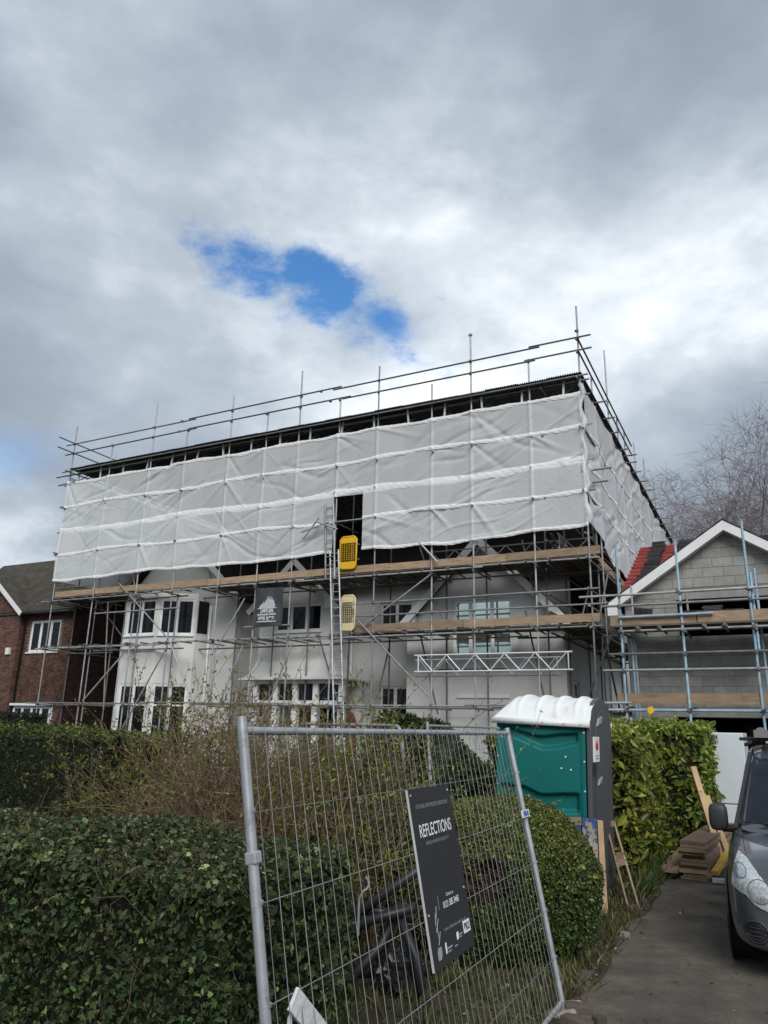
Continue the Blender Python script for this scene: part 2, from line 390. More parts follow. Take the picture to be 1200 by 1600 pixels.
# driveway: slightly uneven left edge
dv = MB(); n = 60; vs = []
for i in range(n+1):
    V_ = -30+27.6*i/n
    wob = .05*math.sin(V_*2.1)+.03*math.sin(V_*5.3+1)
    vs += [(2.72+wob, V_, .006), (8.6, V_, .006)]
dv.add(vs, [(2*i, 2*i+1, 2*i+3, 2*i+2) for i in range(n)])
o = dv.build('driveway', asphalt, None, HF, (5, -14, .006)); tag(o, 'dark worn asphalt driveway leading to the garage', kind='structure')

# ------------------------------------------------------------------ walls and windows
def wallq(mb, p0, p1, z0, z1, ops=(), depth=.14):
    p0, p1 = Vector((*p0, 0)), Vector((*p1, 0)); d = p1-p0; L = d.length; d.normalize(); nr = Vector((d.y, -d.x, 0))
    ss = sorted({0, L, *[a for o_ in ops for a in o_[:2]]}); zs = sorted({z0, z1, *[a for o_ in ops for a in o_[2:4]]})
    P = lambda s, z, t=0: tuple(p0+d*s-nr*t+Vector((0, 0, z)))
    for a, b in zip(ss, ss[1:]):
        for c, e_ in zip(zs, zs[1:]):
            if any(o_[0] <= (a+b)/2 <= o_[1] and o_[2] <= (c+e_)/2 <= o_[3] for o_ in ops): continue
            mb.add([P(a, c), P(b, c), P(b, e_), P(a, e_)], [(0, 1, 2, 3)])
    for a, b, c, e_ in [o_[:4] for o_ in ops]:
        q = [(a, c), (b, c), (b, e_), (a, e_)]
        for (s1, h1), (s2, h2) in zip(q, q[1:]+q[:1]): mb.add([P(s1, h1), P(s2, h2), P(s2, h2, depth), P(s1, h1, depth)], [(0, 1, 2, 3)])
def window(parent, p0, p1, s0, s1, z0, z1, cols=2, trans=(), inset=.06, fr=.055, gl=None, sill=True, fm=None, split=None):
    """window unit in the wall p0-p1 at s0..s1: frame with child panes and sill"""
    gl = gl or glass; fm = fm or upvc
    a, b = Vector((*p0, 0)), Vector((*p1, 0)); d = (b-a).normalized(); nr = Vector((d.y, -d.x, 0)); o0 = a+d*s0
    M = Matrix.Identity(4)
    for i in range(3): M[i][0] = d[i]; M[i][1] = -nr[i]; M[i][2] = (0, 0, 1)[i]; M[i][3] = o0[i]
    W, t0, t1 = s1-s0, inset, inset+.06
    f = MB(); f.box(0, W, t0, t1, z0, z0+fr, M).box(0, W, t0, t1, z1-fr, z1, M).box(0, fr, t0+.001, t1-.001, z0+fr, z1-fr, M).box(W-fr, W, t0+.001, t1-.001, z0+fr, z1-fr, M)
    xs = split or [W*i/cols for i in range(cols+1)]
    for x in xs[1:-1]: f.box(x-fr*.55, x+fr*.55, t0+.002, t1-.002, z0+fr, z1-fr, M)
    zs = [z0]+list(trans)+[z1]
    for z in trans: f.box(fr, W-fr, t0+.004, t1-.004, z-fr*.4, z+fr*.4, M)
    for k in range(len(xs)-1):   # casement inner lip
        x0 = xs[k]+(fr if k == 0 else fr*.55); x1 = xs[k+1]-(fr if k == len(xs)-2 else fr*.55)
        f.box(x0, x0+.03, t0+.012, t1, z0+fr, z1-fr, M).box(x1-.03, x1, t0+.012, t1, z0+fr, z1-fr, M)
        f.box(x0, x1, t0+.014, t1, z0+fr, z0+fr+.03, M).box(x0, x1, t0+.014, t1, z1-fr-.03, z1-fr, M)
    wn = f.build('window', fm, parent)
    for k in range(len(xs)-1):
        for j in range(len(zs)-1):
            pb = MB(); pb.box(xs[k]+fr*.6, xs[k+1]-fr*.6, t0+.03, t0+.04, zs[j]+fr*.3, zs[j+1]-fr*.3, M); pb.build('pane', gl, wn)
    if sill:
        sb = MB(); sb.box(-.06, W+.06, -.07, t0+.01, z0-.06, z0-.002, M); sb.build('sill', fm, wn)
    return wn
def gable(mb, x0, x1, ze, xa, za, y, y2=None):
    if y2 is None: mb.add([(x0, y, ze), (x1, y, ze), (xa, y, za)], [(0, 1, 2)])
    else: mb.prism([(x0, ze), (x1, ze), (xa, za)], y, y2, 'y')

# ------------------------------------------------------------------ the white house under scaffold
H = thing('white_house', 'large white rendered house with gables wrapped in scaffolding and sheeting', 'house', (-10.5, 2, 0))
# main range behind
m = MB(); MW0, MW1 = (-20.0, 2.7), (-1.22, 2.7)
ops = [(11.9, 13.2, 5.3, 6.2), (11.95, 13.1, 2.15, 3.27), (6.3, 7.0, 2.1, 3.15)]
wallq(m, MW0, MW1, 0, 6.9, ops); m.build('wall', render_smooth, H)
window(H, MW0, MW1, 11.9, 13.2, 5.3, 6.2, 2, sill=True); window(H, MW0, MW1, 11.95, 13.1, 2.15, 3.27, 2); window(H, MW0, MW1, 6.3, 7.0, 2.1, 3.15, 1)
m = MB(); m.box(-20, -1.25, 12, 15.9, 0, 6.8).box(-19.98, -19.7, 2.72, 12, 0, 6.8); m.build('wall', render_smooth, H)
m = MB(); m.prism([(2.25, 6.82), (9.1, 11.35), (16, 6.82), (16, 6.7), (9.1, 11.2), (2.25, 6.7)], -20.3, -1.0, 'x'); m.build('roof', slate, H)
# right wing with the big gable
WG0, WG1 = (-6.54, 1.7), (-1.22, 1.7)
m = MB(); wallq(m, WG0, WG1, 0, 5.3, [(1.66, 3.66, 4.15, 5.3)]); 
m.add([(-6.54, 1.7, 5.3), (-4.88, 1.7, 5.3), (-4.88, 1.7, 5.95), (-5.89, 1.7, 5.95)], [(0, 1, 2, 3)])
m.add([(-2.88, 1.7, 5.3), (-1.22, 1.7, 5.3), (-1.87, 1.7, 5.95), (-2.88, 1.7, 5.95)], [(0, 1, 2, 3)])
m.add([(-5.89, 1.7, 5.95), (-1.87, 1.7, 5.95), (-3.88, 1.7, 7.9)], [(0, 1, 2)])
for x0, x1, z0, z1 in ((-4.88, -4.88, 5.3, 5.95), (-2.88, -2.88, 5.3, 5.95), (-4.88, -2.88, 5.95, 5.95)):
    m.add([(x0, 1.7, z0), (x1, 1.7, z1), (x1, 1.84, z1), (x0, 1.84, z0)], [(0, 1, 2, 3)])
wallq(m, (-1.22, 1.7), (-1.22, 12.0), 0, 5.3, [(.9, 1.7, 2.3, 3.4)]); wallq(m, (-6.54, 2.68), (-6.54, 1.7), 0, 5.3)
m.build('wall', render_white, H)
window(H, WG0, WG1, 1.66, 3.66, 4.15, 5.95, 3, trans=(5.0,), gl=glass_sky, split=[0, .58, 1.32, 2.0])
window(H, (-1.22, 1.7), (-1.22, 12.0), .9, 1.7, 2.3, 3.4, 1, sill=True)
m = MB(); m.prism([(-6.75, 5.12), (-3.88, 7.98), (-1.02, 5.12), (-1.02, 4.98), (-3.88, 7.83), (-6.75, 4.98)], 1.42, 8.6, 'y'); m.build('roof', slate, H)
for s in (-1, 1):
    b = MB(); b.beam((-3.88+s*2.9, 1.36, 4.98), (-3.88+s*.005, 1.36, 7.88), .05, .24, (0, -1, 0) if False else (0, 0, 1)); b.build('bargeboard', paint_white, H)
m = MB(); m.box(-4.75, -3.0, 1.655, 1.697, 2.83, 2.93); m.build('string_course', paint_white, H)
for s, x in ((-1, -6.3), (1, -1.45)):   # gable feet brackets
    b = MB(); b.prism([(x-.13, 4.95), (x+.13, 4.95), (x+.13, 5.5), (x, 5.62), (x-.13, 5.5)], 1.45, 1.69, 'y'); b.build('corbel', paint_white, H)
# middle block: window bay over flared porch canopy
m = MB(); wallq(m, (-12.67, 1.7), (-9.44, 1.7), 4.05, 6.25, [(.7, 2.7, 5.18, 6.17)]); gable(m, -12.67, -9.44, 6.25, -11.05, 7.75, 1.7)
wallq(m, (-9.44, 1.7), (-9.44, 2.7), 4.05, 6.25); wallq(m, (-12.67, 2.7), (-12.67, 1.7), 4.05, 6.25); m.build('wall', render_white, H)
window(H, (-12.67, 1.7), (-9.44, 1.7), .7, 2.7, 5.18, 6.17, 3)
m = MB(); m.prism([(-13.0, 6.0), (-11.05, 7.82), (-9.12, 6.0), (-9.12, 5.86), (-11.05, 7.68), (-13.0, 5.86)], 1.4, 7.0, 'y'); m.build('roof', slate, H)
for s in (-1, 1):
    b = MB(); b.beam((-11.05+s*1.95, 1.34, 5.88), (-11.05+s*.005, 1.34, 7.74), .05, .2); b.build('bargeboard', paint_white, H)
b = MB(); b.prism([(-9.7, 5.95), (-9.4, 5.95), (-9.2, 6.3), (-9.7, 6.3)], 1.42, 1.69, 'y'); b.build('corbel', paint_white, H)
m = MB(); prof = [(1.695, 4.2), (1.62, 4.0), (1.5, 3.75), (1.3, 3.55), (1.05, 3.46), (1.05, 3.42), (1.695, 3.42)]
nn_ = 12
for i, (y, z) in enumerate(prof): pass
rings = []
for (y, z) in prof:
    e_ = 1.7-y; rings.append([(-12.67-e_*.5, 2.69, z), (-12.67-e_*.5, y, z), (-9.44+e_*1.25, y, z), (-9.44+e_*1.25, 2.69, z)])
for a, b in zip(rings, rings[1:]):
    for k in range(3): m.add([a[k], a[k+1], b[k+1], b[k]], [(0, 1, 2, 3)])
m.build('porch_canopy', render_white, H)
PX = [-12.45, -11.72, -10.9, -10.05, -9.15, -8.75]
m = MB(); m.box(-12.5, -8.7, 1.36, 1.56, 3.3, 3.415).box(-12.5, -8.7, 1.36, 1.56, 2.58, 2.72); m.build('porch_rail', paint_white, H)
for x in (-12.42, -11.55, -10.72, -9.88, -8.85):
    m = MB(); m.box(x-.11, x+.11, 1.35, 1.57, 0, 2.579).box(x-.10, x+.10, 1.365, 1.555, 2.721, 3.299); m.build('post', paint_white, H)
for x0, x1 in ((-12.3, -11.67), (-11.43, -10.84), (-10.6, -10.0), (-9.76, -8.97)):
    m = MB(); m.box(x0, x1, 1.45, 1.46, 2.73, 3.29); m.build('pane', glass, H)
def arch(x0, x1, zs, zt, y, yb):
    pts = [(x0, 0), (x1, 0)]; c = (x0+x1)/2
    pts += [(c+(x1-c)*math.cos(t), zs+(zt-zs)*math.sin(t)) for t in np.linspace(0, math.pi, 12)]
    b = MB(); b.prism(pts, y, yb, 'y'); return b
arch(-11.3, -10.2, 1.9, 2.5, 2.3, 2.36).build('door', dooroak, H); arch(-9.7, -8.75, 1.9, 2.5, 2.28, 2.35).build('door', dooroak, H)
m = MB(); wallq(m, (-12.5, 2.4), (-8.6, 2.4), 0, 3.4); m.build('porch_wall', render_smooth, H)
m = MB(); m.box(-10.1, -9.8, 1.5, 2.38, 0, 2.55); m.build('porch_wall', shade_void, H)  # black colour stands in for the shade between the porch doors
# left block with polygonal bay
m = MB(); wallq(m, (-19.7, 1.7), (-13.8, 1.7), 0, 6.7); gable(m, -19.7, -13.8, 6.7, -16.9, 9.55, 1.7); wallq(m, (-13.8, 1.7), (-13.8, 2.69), 0, 6.7); wallq(m, (-19.7, 8), (-19.7, 1.7), 0, 6.7)
m.build('wall', render_smooth, H)
m = MB(); m.prism([(-20.25, 6.5), (-16.9, 9.7), (-13.4, 6.5), (-13.4, 6.36), (-16.9, 9.56), (-20.25, 6.36)], 1.35, 8.0, 'y'); m.build('roof', slate, H)
for s, L in ((-1, 3.4), (1, 3.5)):
    b = MB(); b.beam((-16.9+s*L, 1.3, 6.42), (-16.9+s*.005, 1.3, 9.62), .05, .22); b.build('bargeboard', board_old if s < 0 else paint_white, H)
BAY = [(-18.35, 1.69), (-18.3, .45), (-16.63, .45), (-15.24, 1.1), (-15.12, 1.69)]
m = MB()
for k in range(4):
    L = math.dist(BAY[k], BAY[k+1]); ops = [] if k in (0, 3) else [(.1, L-.1, 5.12, 6.5), (.1, L-.1, 1.1, 3.28)]
    if 0 < k < 4:
        for za, zb in ((3.28, 5.12),): pass
    wallq(m, BAY[k], BAY[k+1], 0, 6.62, ops, .1)
m.build('bay_wall', render_white, H)
m = MB(); m.prism([(x*1.0, y) for x, y in BAY], 6.62, 6.72, 'z'); m.build('bay_top', paint_white, H)
for k in (1, 2):
    L = math.dist(BAY[k], BAY[k+1])
    window(H, BAY[k], BAY[k+1], .1, L-.1, 5.12, 6.5, 2, inset=.02); window(H, BAY[k], BAY[k+1], .1, L-.1, 1.1, 3.28, 2, trans=(2.5,), inset=.02, fr=.07)
m = MB()
b0 = Vector((*BAY[3], 0)); b1 = Vector((*BAY[4], 0)); d = b1-b0; nr = Vector((d.y, -d.x, 0)).normalized()
q = [b0+d*.1+nr*.01, b0+d*.92+nr*.01]
m.add([(*q[0].xy, 5.2), (*q[1].xy, 5.2), (*q[1].xy, 6.45), (*q[0].xy, 6.45)], [(0, 1, 2, 3)]); m.build('pane', glass, H)
m = MB(); m.tube([(-15.0, 1.62, 0), (-15.0, 1.62, 6.3)], .045); m.build('downpipe', upvc, H, smooth=True)
m = MB(); m.tube([(-9.2, 2.62, 0), (-9.2, 2.62, 6.4)], .045); m.build('downpipe', upvc, H, smooth=True)

# ------------------------------------------------------------------ scaffolding around the white house
S = thing('house_scaffolding', 'grey tube scaffolding with timber boards around the white house', 'scaffolding', (-11, 0, 0))
FU = [(0, 14.8), (-1.59, 13.3), (-3.53, 14.63), (-4.9, 13.1), (-6.95, 14.2), (-8.52, 13.3), (-10.2, 14.7), (-11.7, 13.25), (-13.4, 14.3), (-15.58, 13.3), (-17.45, 14.7), (-19.75, 13.25), (-22.1, 14.5)]
jit = lambda a: float(rng.uniform(-a, a))
for x, h in FU: rod(S, 'standard', (x+jit(.03), 0, 0), (x+jit(.03), 0, h), .0285, steel)
for x, h in FU:
    if -19.7 < x < -15 or x == -22.1: y = 1.25 if x == -22.1 else None
    else: y = 1.28
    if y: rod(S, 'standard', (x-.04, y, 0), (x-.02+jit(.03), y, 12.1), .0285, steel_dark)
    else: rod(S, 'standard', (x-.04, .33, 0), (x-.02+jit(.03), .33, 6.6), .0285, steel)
def ledger(z, x0, x1, y, m=steel, seg=6.3, name='ledger', over=.35):
    x = x0; k = 0
    while x < x1-.3:
        xe = min(x+seg+jit(.4), x1); dz = .05 if k % 2 else 0
        rod(S, name, (x-over*.5, y+jit(.012), z+dz+jit(.02)), (xe+over*.5, y+jit(.012), z+dz+jit(.02)), .0285, m); x = xe; k += 1
for z, y in ((2.53, -.05), (4.67, -.05), (6.62, -.05)): ledger(z, -22.5, .1, y)
for z, y, x0, x1 in ((2.5, 1.23, -22.3, -.2), (4.6, 1.33, -15, .2), (6.56, 1.33, -15, .2), (4.58, 1.23, -22.2, -19.8), (6.5, .38, -19.8, -15.3), (4.55, .38, -19.6, -15.3), (4.72, .05, -22.3, -8)): ledger(z, x0, x1, y, steel_dark)
for z in (13.62, 13.18): ledger(z, -22.4, .25, -.05, steel_dark, 7.0, 'guard_rail')
for z in (8.65, 9.62, 10.75, 11.72, 12.2): ledger(z, -22.3, .1, .05, steel, 6.3, 'ledger')
for z in (5.32, 5.75): ledger(z, -7.7, .3, -.05, steel, 8, 'guard_rail')
ledger(5.98, -19.4, -15.2, -.06, steel, 6, 'guard_rail', .2); ledger(7.2, -22.0, -20.0, .1, steel_dark, 3, 'guard_rail', .2)
ledger(5.15, -12.0, -10.1, -.07, steel, 3, 'guard_rail', .1)
for x, h in FU:
    for z in (2.46, 4.75, 6.54, 8.58, 10.6):
        y1 = .45 if -19.7 < x < -15 else 1.5
        rod(S, 'transom', (x+.05, -.18+jit(.1), z), (x+.05+jit(.02), y1, z), .0285, steel_dark)
x = -21.6
while x < -.1:
    y1 = .42 if -19.9 < x < -15 else 1.5
    rod(S, 'transom', (x, -.25+jit(.12), 6.68), (x+jit(.1), y1, 6.68), .0285, steel_dark)
    rod(S, 'transom', (x+.2, -.22+jit(.12), 4.73), (x+.2+jit(.1), y1, 4.73), .0285, steel_dark); x += .83+jit(.12)
for z, x0, x1, full in ((6.74, -22.0, .1, 1), (4.79, -7.7, .1, 1)):
    for k in range(5):
        y = .12+.235*k; x = x0+jit(.3)
        while x < x1-.2:
            xe = min(x+3.9, x1)
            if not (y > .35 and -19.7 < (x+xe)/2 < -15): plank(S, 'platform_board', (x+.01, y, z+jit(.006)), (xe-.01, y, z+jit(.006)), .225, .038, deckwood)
            x = xe
for z, x0, x1 in ((6.9, -22.05, .25), (4.95, -7.75, .15)):
    x = x0; k = 0
    while x < x1-.2:
        xe = min(x+3.9+jit(.25), x1); y = -.005-.045*(k % 2)+.06
        plank(S, 'toe_board', (x-.05*(k % 2), y, z+jit(.015)), (xe+.05*(k % 2), y, z+jit(.02)), .038, .232, board); x = xe; k += 1
BR = [((-18.30, -.08, 7.11), (-15.41, -.08, 4.81)), ((-15.41, -.08, 4.81), (-14.09, -.08, 2.64)), ((-21.26, 1.30, 7.05), (-19.08, 1.30, 5.07)), ((-19.48, -.08, 2.61), (-17.59, -.08, 4.40)),
 ((-18.15, -.08, .2), (-15.47, -.08, 4.58)), ((-13.26, -.08, 4.29), (-12.09, -.08, 6.17)), ((-13.6, -.08, .8), (-12.02, -.08, 4.48)), ((-7.20, -.08, 5.04), (-4.86, -.08, 6.55)), ((-7.46, -.08, 5.18), (-4.97, -.08, 2.81)),
 ((-11.6, -.08, .6), (-9.97, -.08, 4.51)), ((-9.78, 1.2, 5.05), (-8.6, 1.2, 2.0)), ((-2.29, 1.2, 5.47), (-1.7, 1.2, 2.3)), ((-5.94, 1.2, 5.27), (-5.2, 1.2, 2.3)), ((-2.32, 1.2, 7.68), (-1.86, 1.2, 5.29)), ((-5.87, 1.2, 7.77), (-5.05, 1.2, 5.32)),
 ((-.6, .6, 2.3), (.39, .6, 4.60)), ((-5.3, -.1, 7.58), (-4.66, -.1, 6.88)), ((-19.2, .3, 6.5), (-18.3, -.1, 2.3)), ((-14.9, 1.2, 7.6), (-14.5, 1.2, 6.7)), ((-17.9, .2, 7.5), (-17.6, .2, 6.6)), ((-8.0, 1.3, .5), (-7.0, 1.3, 4.5))]
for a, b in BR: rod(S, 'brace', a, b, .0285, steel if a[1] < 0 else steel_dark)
cpl = MB(); cpl.box(-.035, .035, -.05, .05, -.035, .035).box(-.05, -.03, -.03, .06, -.03, .03).tube([(0, .07, 0), (0, -.08, 0)], .012, 6)
cme = make_mesh('coupler', cpl.v, cpl.f, steel_dark); fix_normals(cme)
def coupler(par, p):
    o = bpy.data.objects.new('coupler', cme); col.link(o); o.parent = par; o.location = Vector(p)-Vector(OFF[par]); o.rotation_euler = (jit(.4), jit(.4), jit(1.5)); return o
for x, h in FU:
    for z in (2.53, 4.67, 6.62, 13.18, 13.62):
        if z < h: coupler(S, (x, -.03, z+.01))
for x in (0, -1.59, -3.53, -4.9, -6.95):
    for z in (5.32, 5.75): coupler(S, (x, -.03, z))
for p in ((-15.9, -.06, 13.62), (-9.3, -.06, 13.66), (-8.9, -.06, 13.2), (-16, -.06, 13.2), (-3.53, 0, 14.62), (0, -.05, 13.9)): coupler(S, p)
# right-hand return of the scaffold
SV = [(1.9, 13.2), (4.75, 15.6), (6.6, 13.7), (8.2, 13.7), (10.8, 14.1), (13.7, 14.3), (17.2, 14.2), (19.6, 14.8), (23.2, 14.4)]
for y, h in SV:
    rod(S, 'standard', (0, y, 0), (0, y+jit(.04), h), .0285, steel); rod(S, 'standard', (-1.15, y, 0), (-1.15, y, 11.9), .0285, steel_dark)
    for z in (2.5, 4.6, 6.6, 12.28): rod(S, 'transom', (-1.3, y+.05, z), (.42+jit(.12) if z > 12 else .15, y+.05, z), .0285, steel_dark)
for y in (3.4, 7.4, 9.5, 12.2, 15.4, 18.4, 21.5): rod(S, 'transom', (-.6, y, 12.28), (.45+jit(.1), y, 12.28), .0285, steel_dark)
for z in (13.55, 13.12): rod(S, 'guard_rail', (.05, -.3, z), (.05, 9.4+z*.02, z-.04), .0285, steel_dark)
for z in (2.5, 4.6, 5.2, 5.7, 6.6, 7.3, 8.6, 10.6, 12.2):
    rod(S, 'ledger', (-.04, -.25, z+.06), (-.04, 12, z+.06), .0285, steel); rod(S, 'ledger', (-1.2, -.1, z-.02), (-1.2, 12, z-.02), .0285, steel_dark)
for k in range(5):
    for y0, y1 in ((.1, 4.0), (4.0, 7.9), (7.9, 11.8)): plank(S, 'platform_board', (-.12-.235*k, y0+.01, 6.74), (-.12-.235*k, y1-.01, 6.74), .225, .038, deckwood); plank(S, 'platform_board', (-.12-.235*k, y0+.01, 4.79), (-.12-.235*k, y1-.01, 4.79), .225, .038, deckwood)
for y0, y1 in ((.3, 4.0), (4.05, 7.9), (7.95, 11.8)): plank(S, 'toe_board', (-.02, y0, 6.9), (-.02, y1, 6.88), .038, .232, board)
for a, b in (((.06, .2, 4.7), (.06, 2.6, 6.9)), ((.06, 1.0, 6.7), (.06, .2, 7.7)), ((-.5, .4, 4.7), (-.5, 2.6, 6.6)), ((.06, 3.0, 2.4), (.06, 1.0, 4.6)), ((-1.1, .1, 7.5), (-1.1, 2.4, 6.7)), ((.05, 2.0, 7.4), (.05, 4.6, 6.8))): rod(S, 'brace', a, b, .0285, steel_dark)
for z, x1 in ((9.6, .62), (9.2, .5)): rod(S, 'transom', (-1.0, .9, z), (x1, .9, z), .0285, steel_dark)
# left-hand return
for y, h in ((2.3, 13.9), (4.8, 13.4), (7.4, 14.0), (10, 13.6)): rod(S, 'standard', (-22.1, y, 0), (-22.1, y, h), .0285, steel)
for z in (2.5, 4.6, 6.6, 8.6, 10.6, 12.25, 13.15, 13.6): rod(S, 'guard_rail' if z > 13 else 'ledger', (-22.05, -.9 if z > 13 else -.35, z+.03), (-22.05, 10.3, z+.03), .0285, steel_dark)
rod(S, 'ledger', (-22.9, -.06, 12.15), (-20.8, -.06, 12.15), .0285, steel_dark); rod(S, 'ledger', (-22.7, -.06, 11.75), (-21.7, -.06, 11.8), .0285, steel_dark)

# ladder, gates, lattice beams
def lattice(name, label, p, q, h, m, grp=None, n=None, parent=None, r=.024):
    p, q = Vector(p), Vector(q); L = (q-p).length; d = (q-p)/L; n = n or max(2, round(L/.55))
    t = thing(name, label, 'lattice beam', tuple(p), HF, grp)
    rod(t, 'chord', p, q, r, m); rod(t, 'chord', p+Vector((0, 0, h)), q+Vector((0, 0, h)), r, m)
    up = Vector((0, 0, h)); st = L/(2*n)
    rod(t, 'end_post', p+d*.12, p+d*.12+up, r*.9, m); rod(t, 'end_post', q-d*.12, q-d*.12+up, r*.9, m)
    a0, L2 = p+d*.15, L-.3
    for k in range(2*n):
        s0, s1 = L2*k/(2*n), L2*(k+1)/(2*n); lo, hi = (up, up*0) if k % 2 == 0 else (up*0, up)
        rod(t, 'lacing', a0+d*s0+lo, a0+d*s1+hi, r*.75, m)
    return t
lattice('lattice_beam', 'bright aluminium lattice beam slung on the front of the scaffold under the gable window', (-5.42, -.12, 3.53), (-.6, -.12, 3.53), .49, alu, n=5)
lattice('lattice_beam', 'second aluminium lattice beam hidden just behind the front one', (-5.55, .22, 3.42), (-1.0, .22, 3.42), .49, steel, n=5)
lattice('lattice_beam', 'thin grey lattice beam above the top boards under the sheet edge', (-5.6, 1.15, 7.12), (-.1, 1.15, 7.12), .42, steel, n=6)
lattice('lattice_beam', 'grey lattice beam running back along the right side above the boards', (-.95, .3, 7.12), (-.95, 5.6, 7.12), .42, steel, n=6)
rod(S, 'ledger', (-5.6, 1.6, 3.72), (-3.0, 1.6, 3.72), .022, steel_dark)
def ladder(name, label, a, b, wd, rungs, m, grp=None):
    a, b = Vector(a), Vector(b); t = thing(name, label, 'ladder', tuple(a))
    s = Vector((wd/2, 0, 0))
    for k in (-1, 1): rod(t, 'stile', a+s*k, b+s*k*.9, .03, m)
    for k in range(rungs):
        c = a.lerp(b, (k+.6)/rungs); rod(t, 'rung', c-s, c+s, .016, m)
    return t
ladder('ladder', 'long aluminium ladder leaning up the scaffold front beside the yellow gate', (-7.35, -1.0, 0), (-8.45, -.12, 7.6), .36, 28, galv)
ladder('ladder', 'short upper ladder rising past the sheeting at the access opening', (-8.5, -.22, 6.6), (-8.7, -.14, 9.25), .36, 9, steel)
for p, q in (((-9.7, -.3, 8.3), (-8.6, -.3, 8.55)), ((-9.1, -.35, 8.62), (-8.3, -.2, 8.3)), ((-9.6, -.3, 8.05), (-9.0, -.3, 8.75))): rod(S, 'brace', p, q, .0285, steel)
def gate(label, x0, x1, z0, z1, y, m, grp=None):
    t = thing('ladder_gate', label, 'gate', ((x0+x1)/2, y, z0)); c = .1; r = .03
    pts = [(x0+c, z0), (x1-c, z0), (x1, z0+c), (x1, z1-c), (x1-c, z1), (x0+c, z1), (x0, z1-c), (x0, z0+c), (x0+c, z0)]
    f = MB(); f.tube([(a, y, b) for a, b in pts], r, 8); f.build('frame', m, t, smooth=True)
    for za, zb in ((z1-.22, z1-.01), (z0+.01, z0+.24)):
        b = MB(); b.box(x0+.03, x1-.03, y-.012, y+.012, za, zb); b.build('panel', m, t)
    n1, n2 = 7, 9
    for k in range(1, n1): rod(t, 'mesh_wire', (x0+(x1-x0)*k/n1, y-.02, z0+.24), (x0+(x1-x0)*k/n1, y-.02, z1-.22), .007, m, 6)
    for k in range(1, n2): z = z0+.24+(z1-z0-.46)*k/n2; rod(t, 'mesh_wire', (x0, y-.028, z), (x1, y-.028, z), .007, m, 6)
    for z in (z0+.3, z1-.3): rod(t, 'hinge', (x1, y, z), (x1+.12, y, z), .02, steel_dark, 8)
    return t
gate('bright yellow safety gate standing in the dark opening of the sheeting', -8.22, -7.6, 6.92, 8.02, -.1, yellow)
gate('faded pale yellow safety gate at the first scaffold level beside the ladder', -8.1, -7.58, 4.88, 6.02, -.1, cream_y)

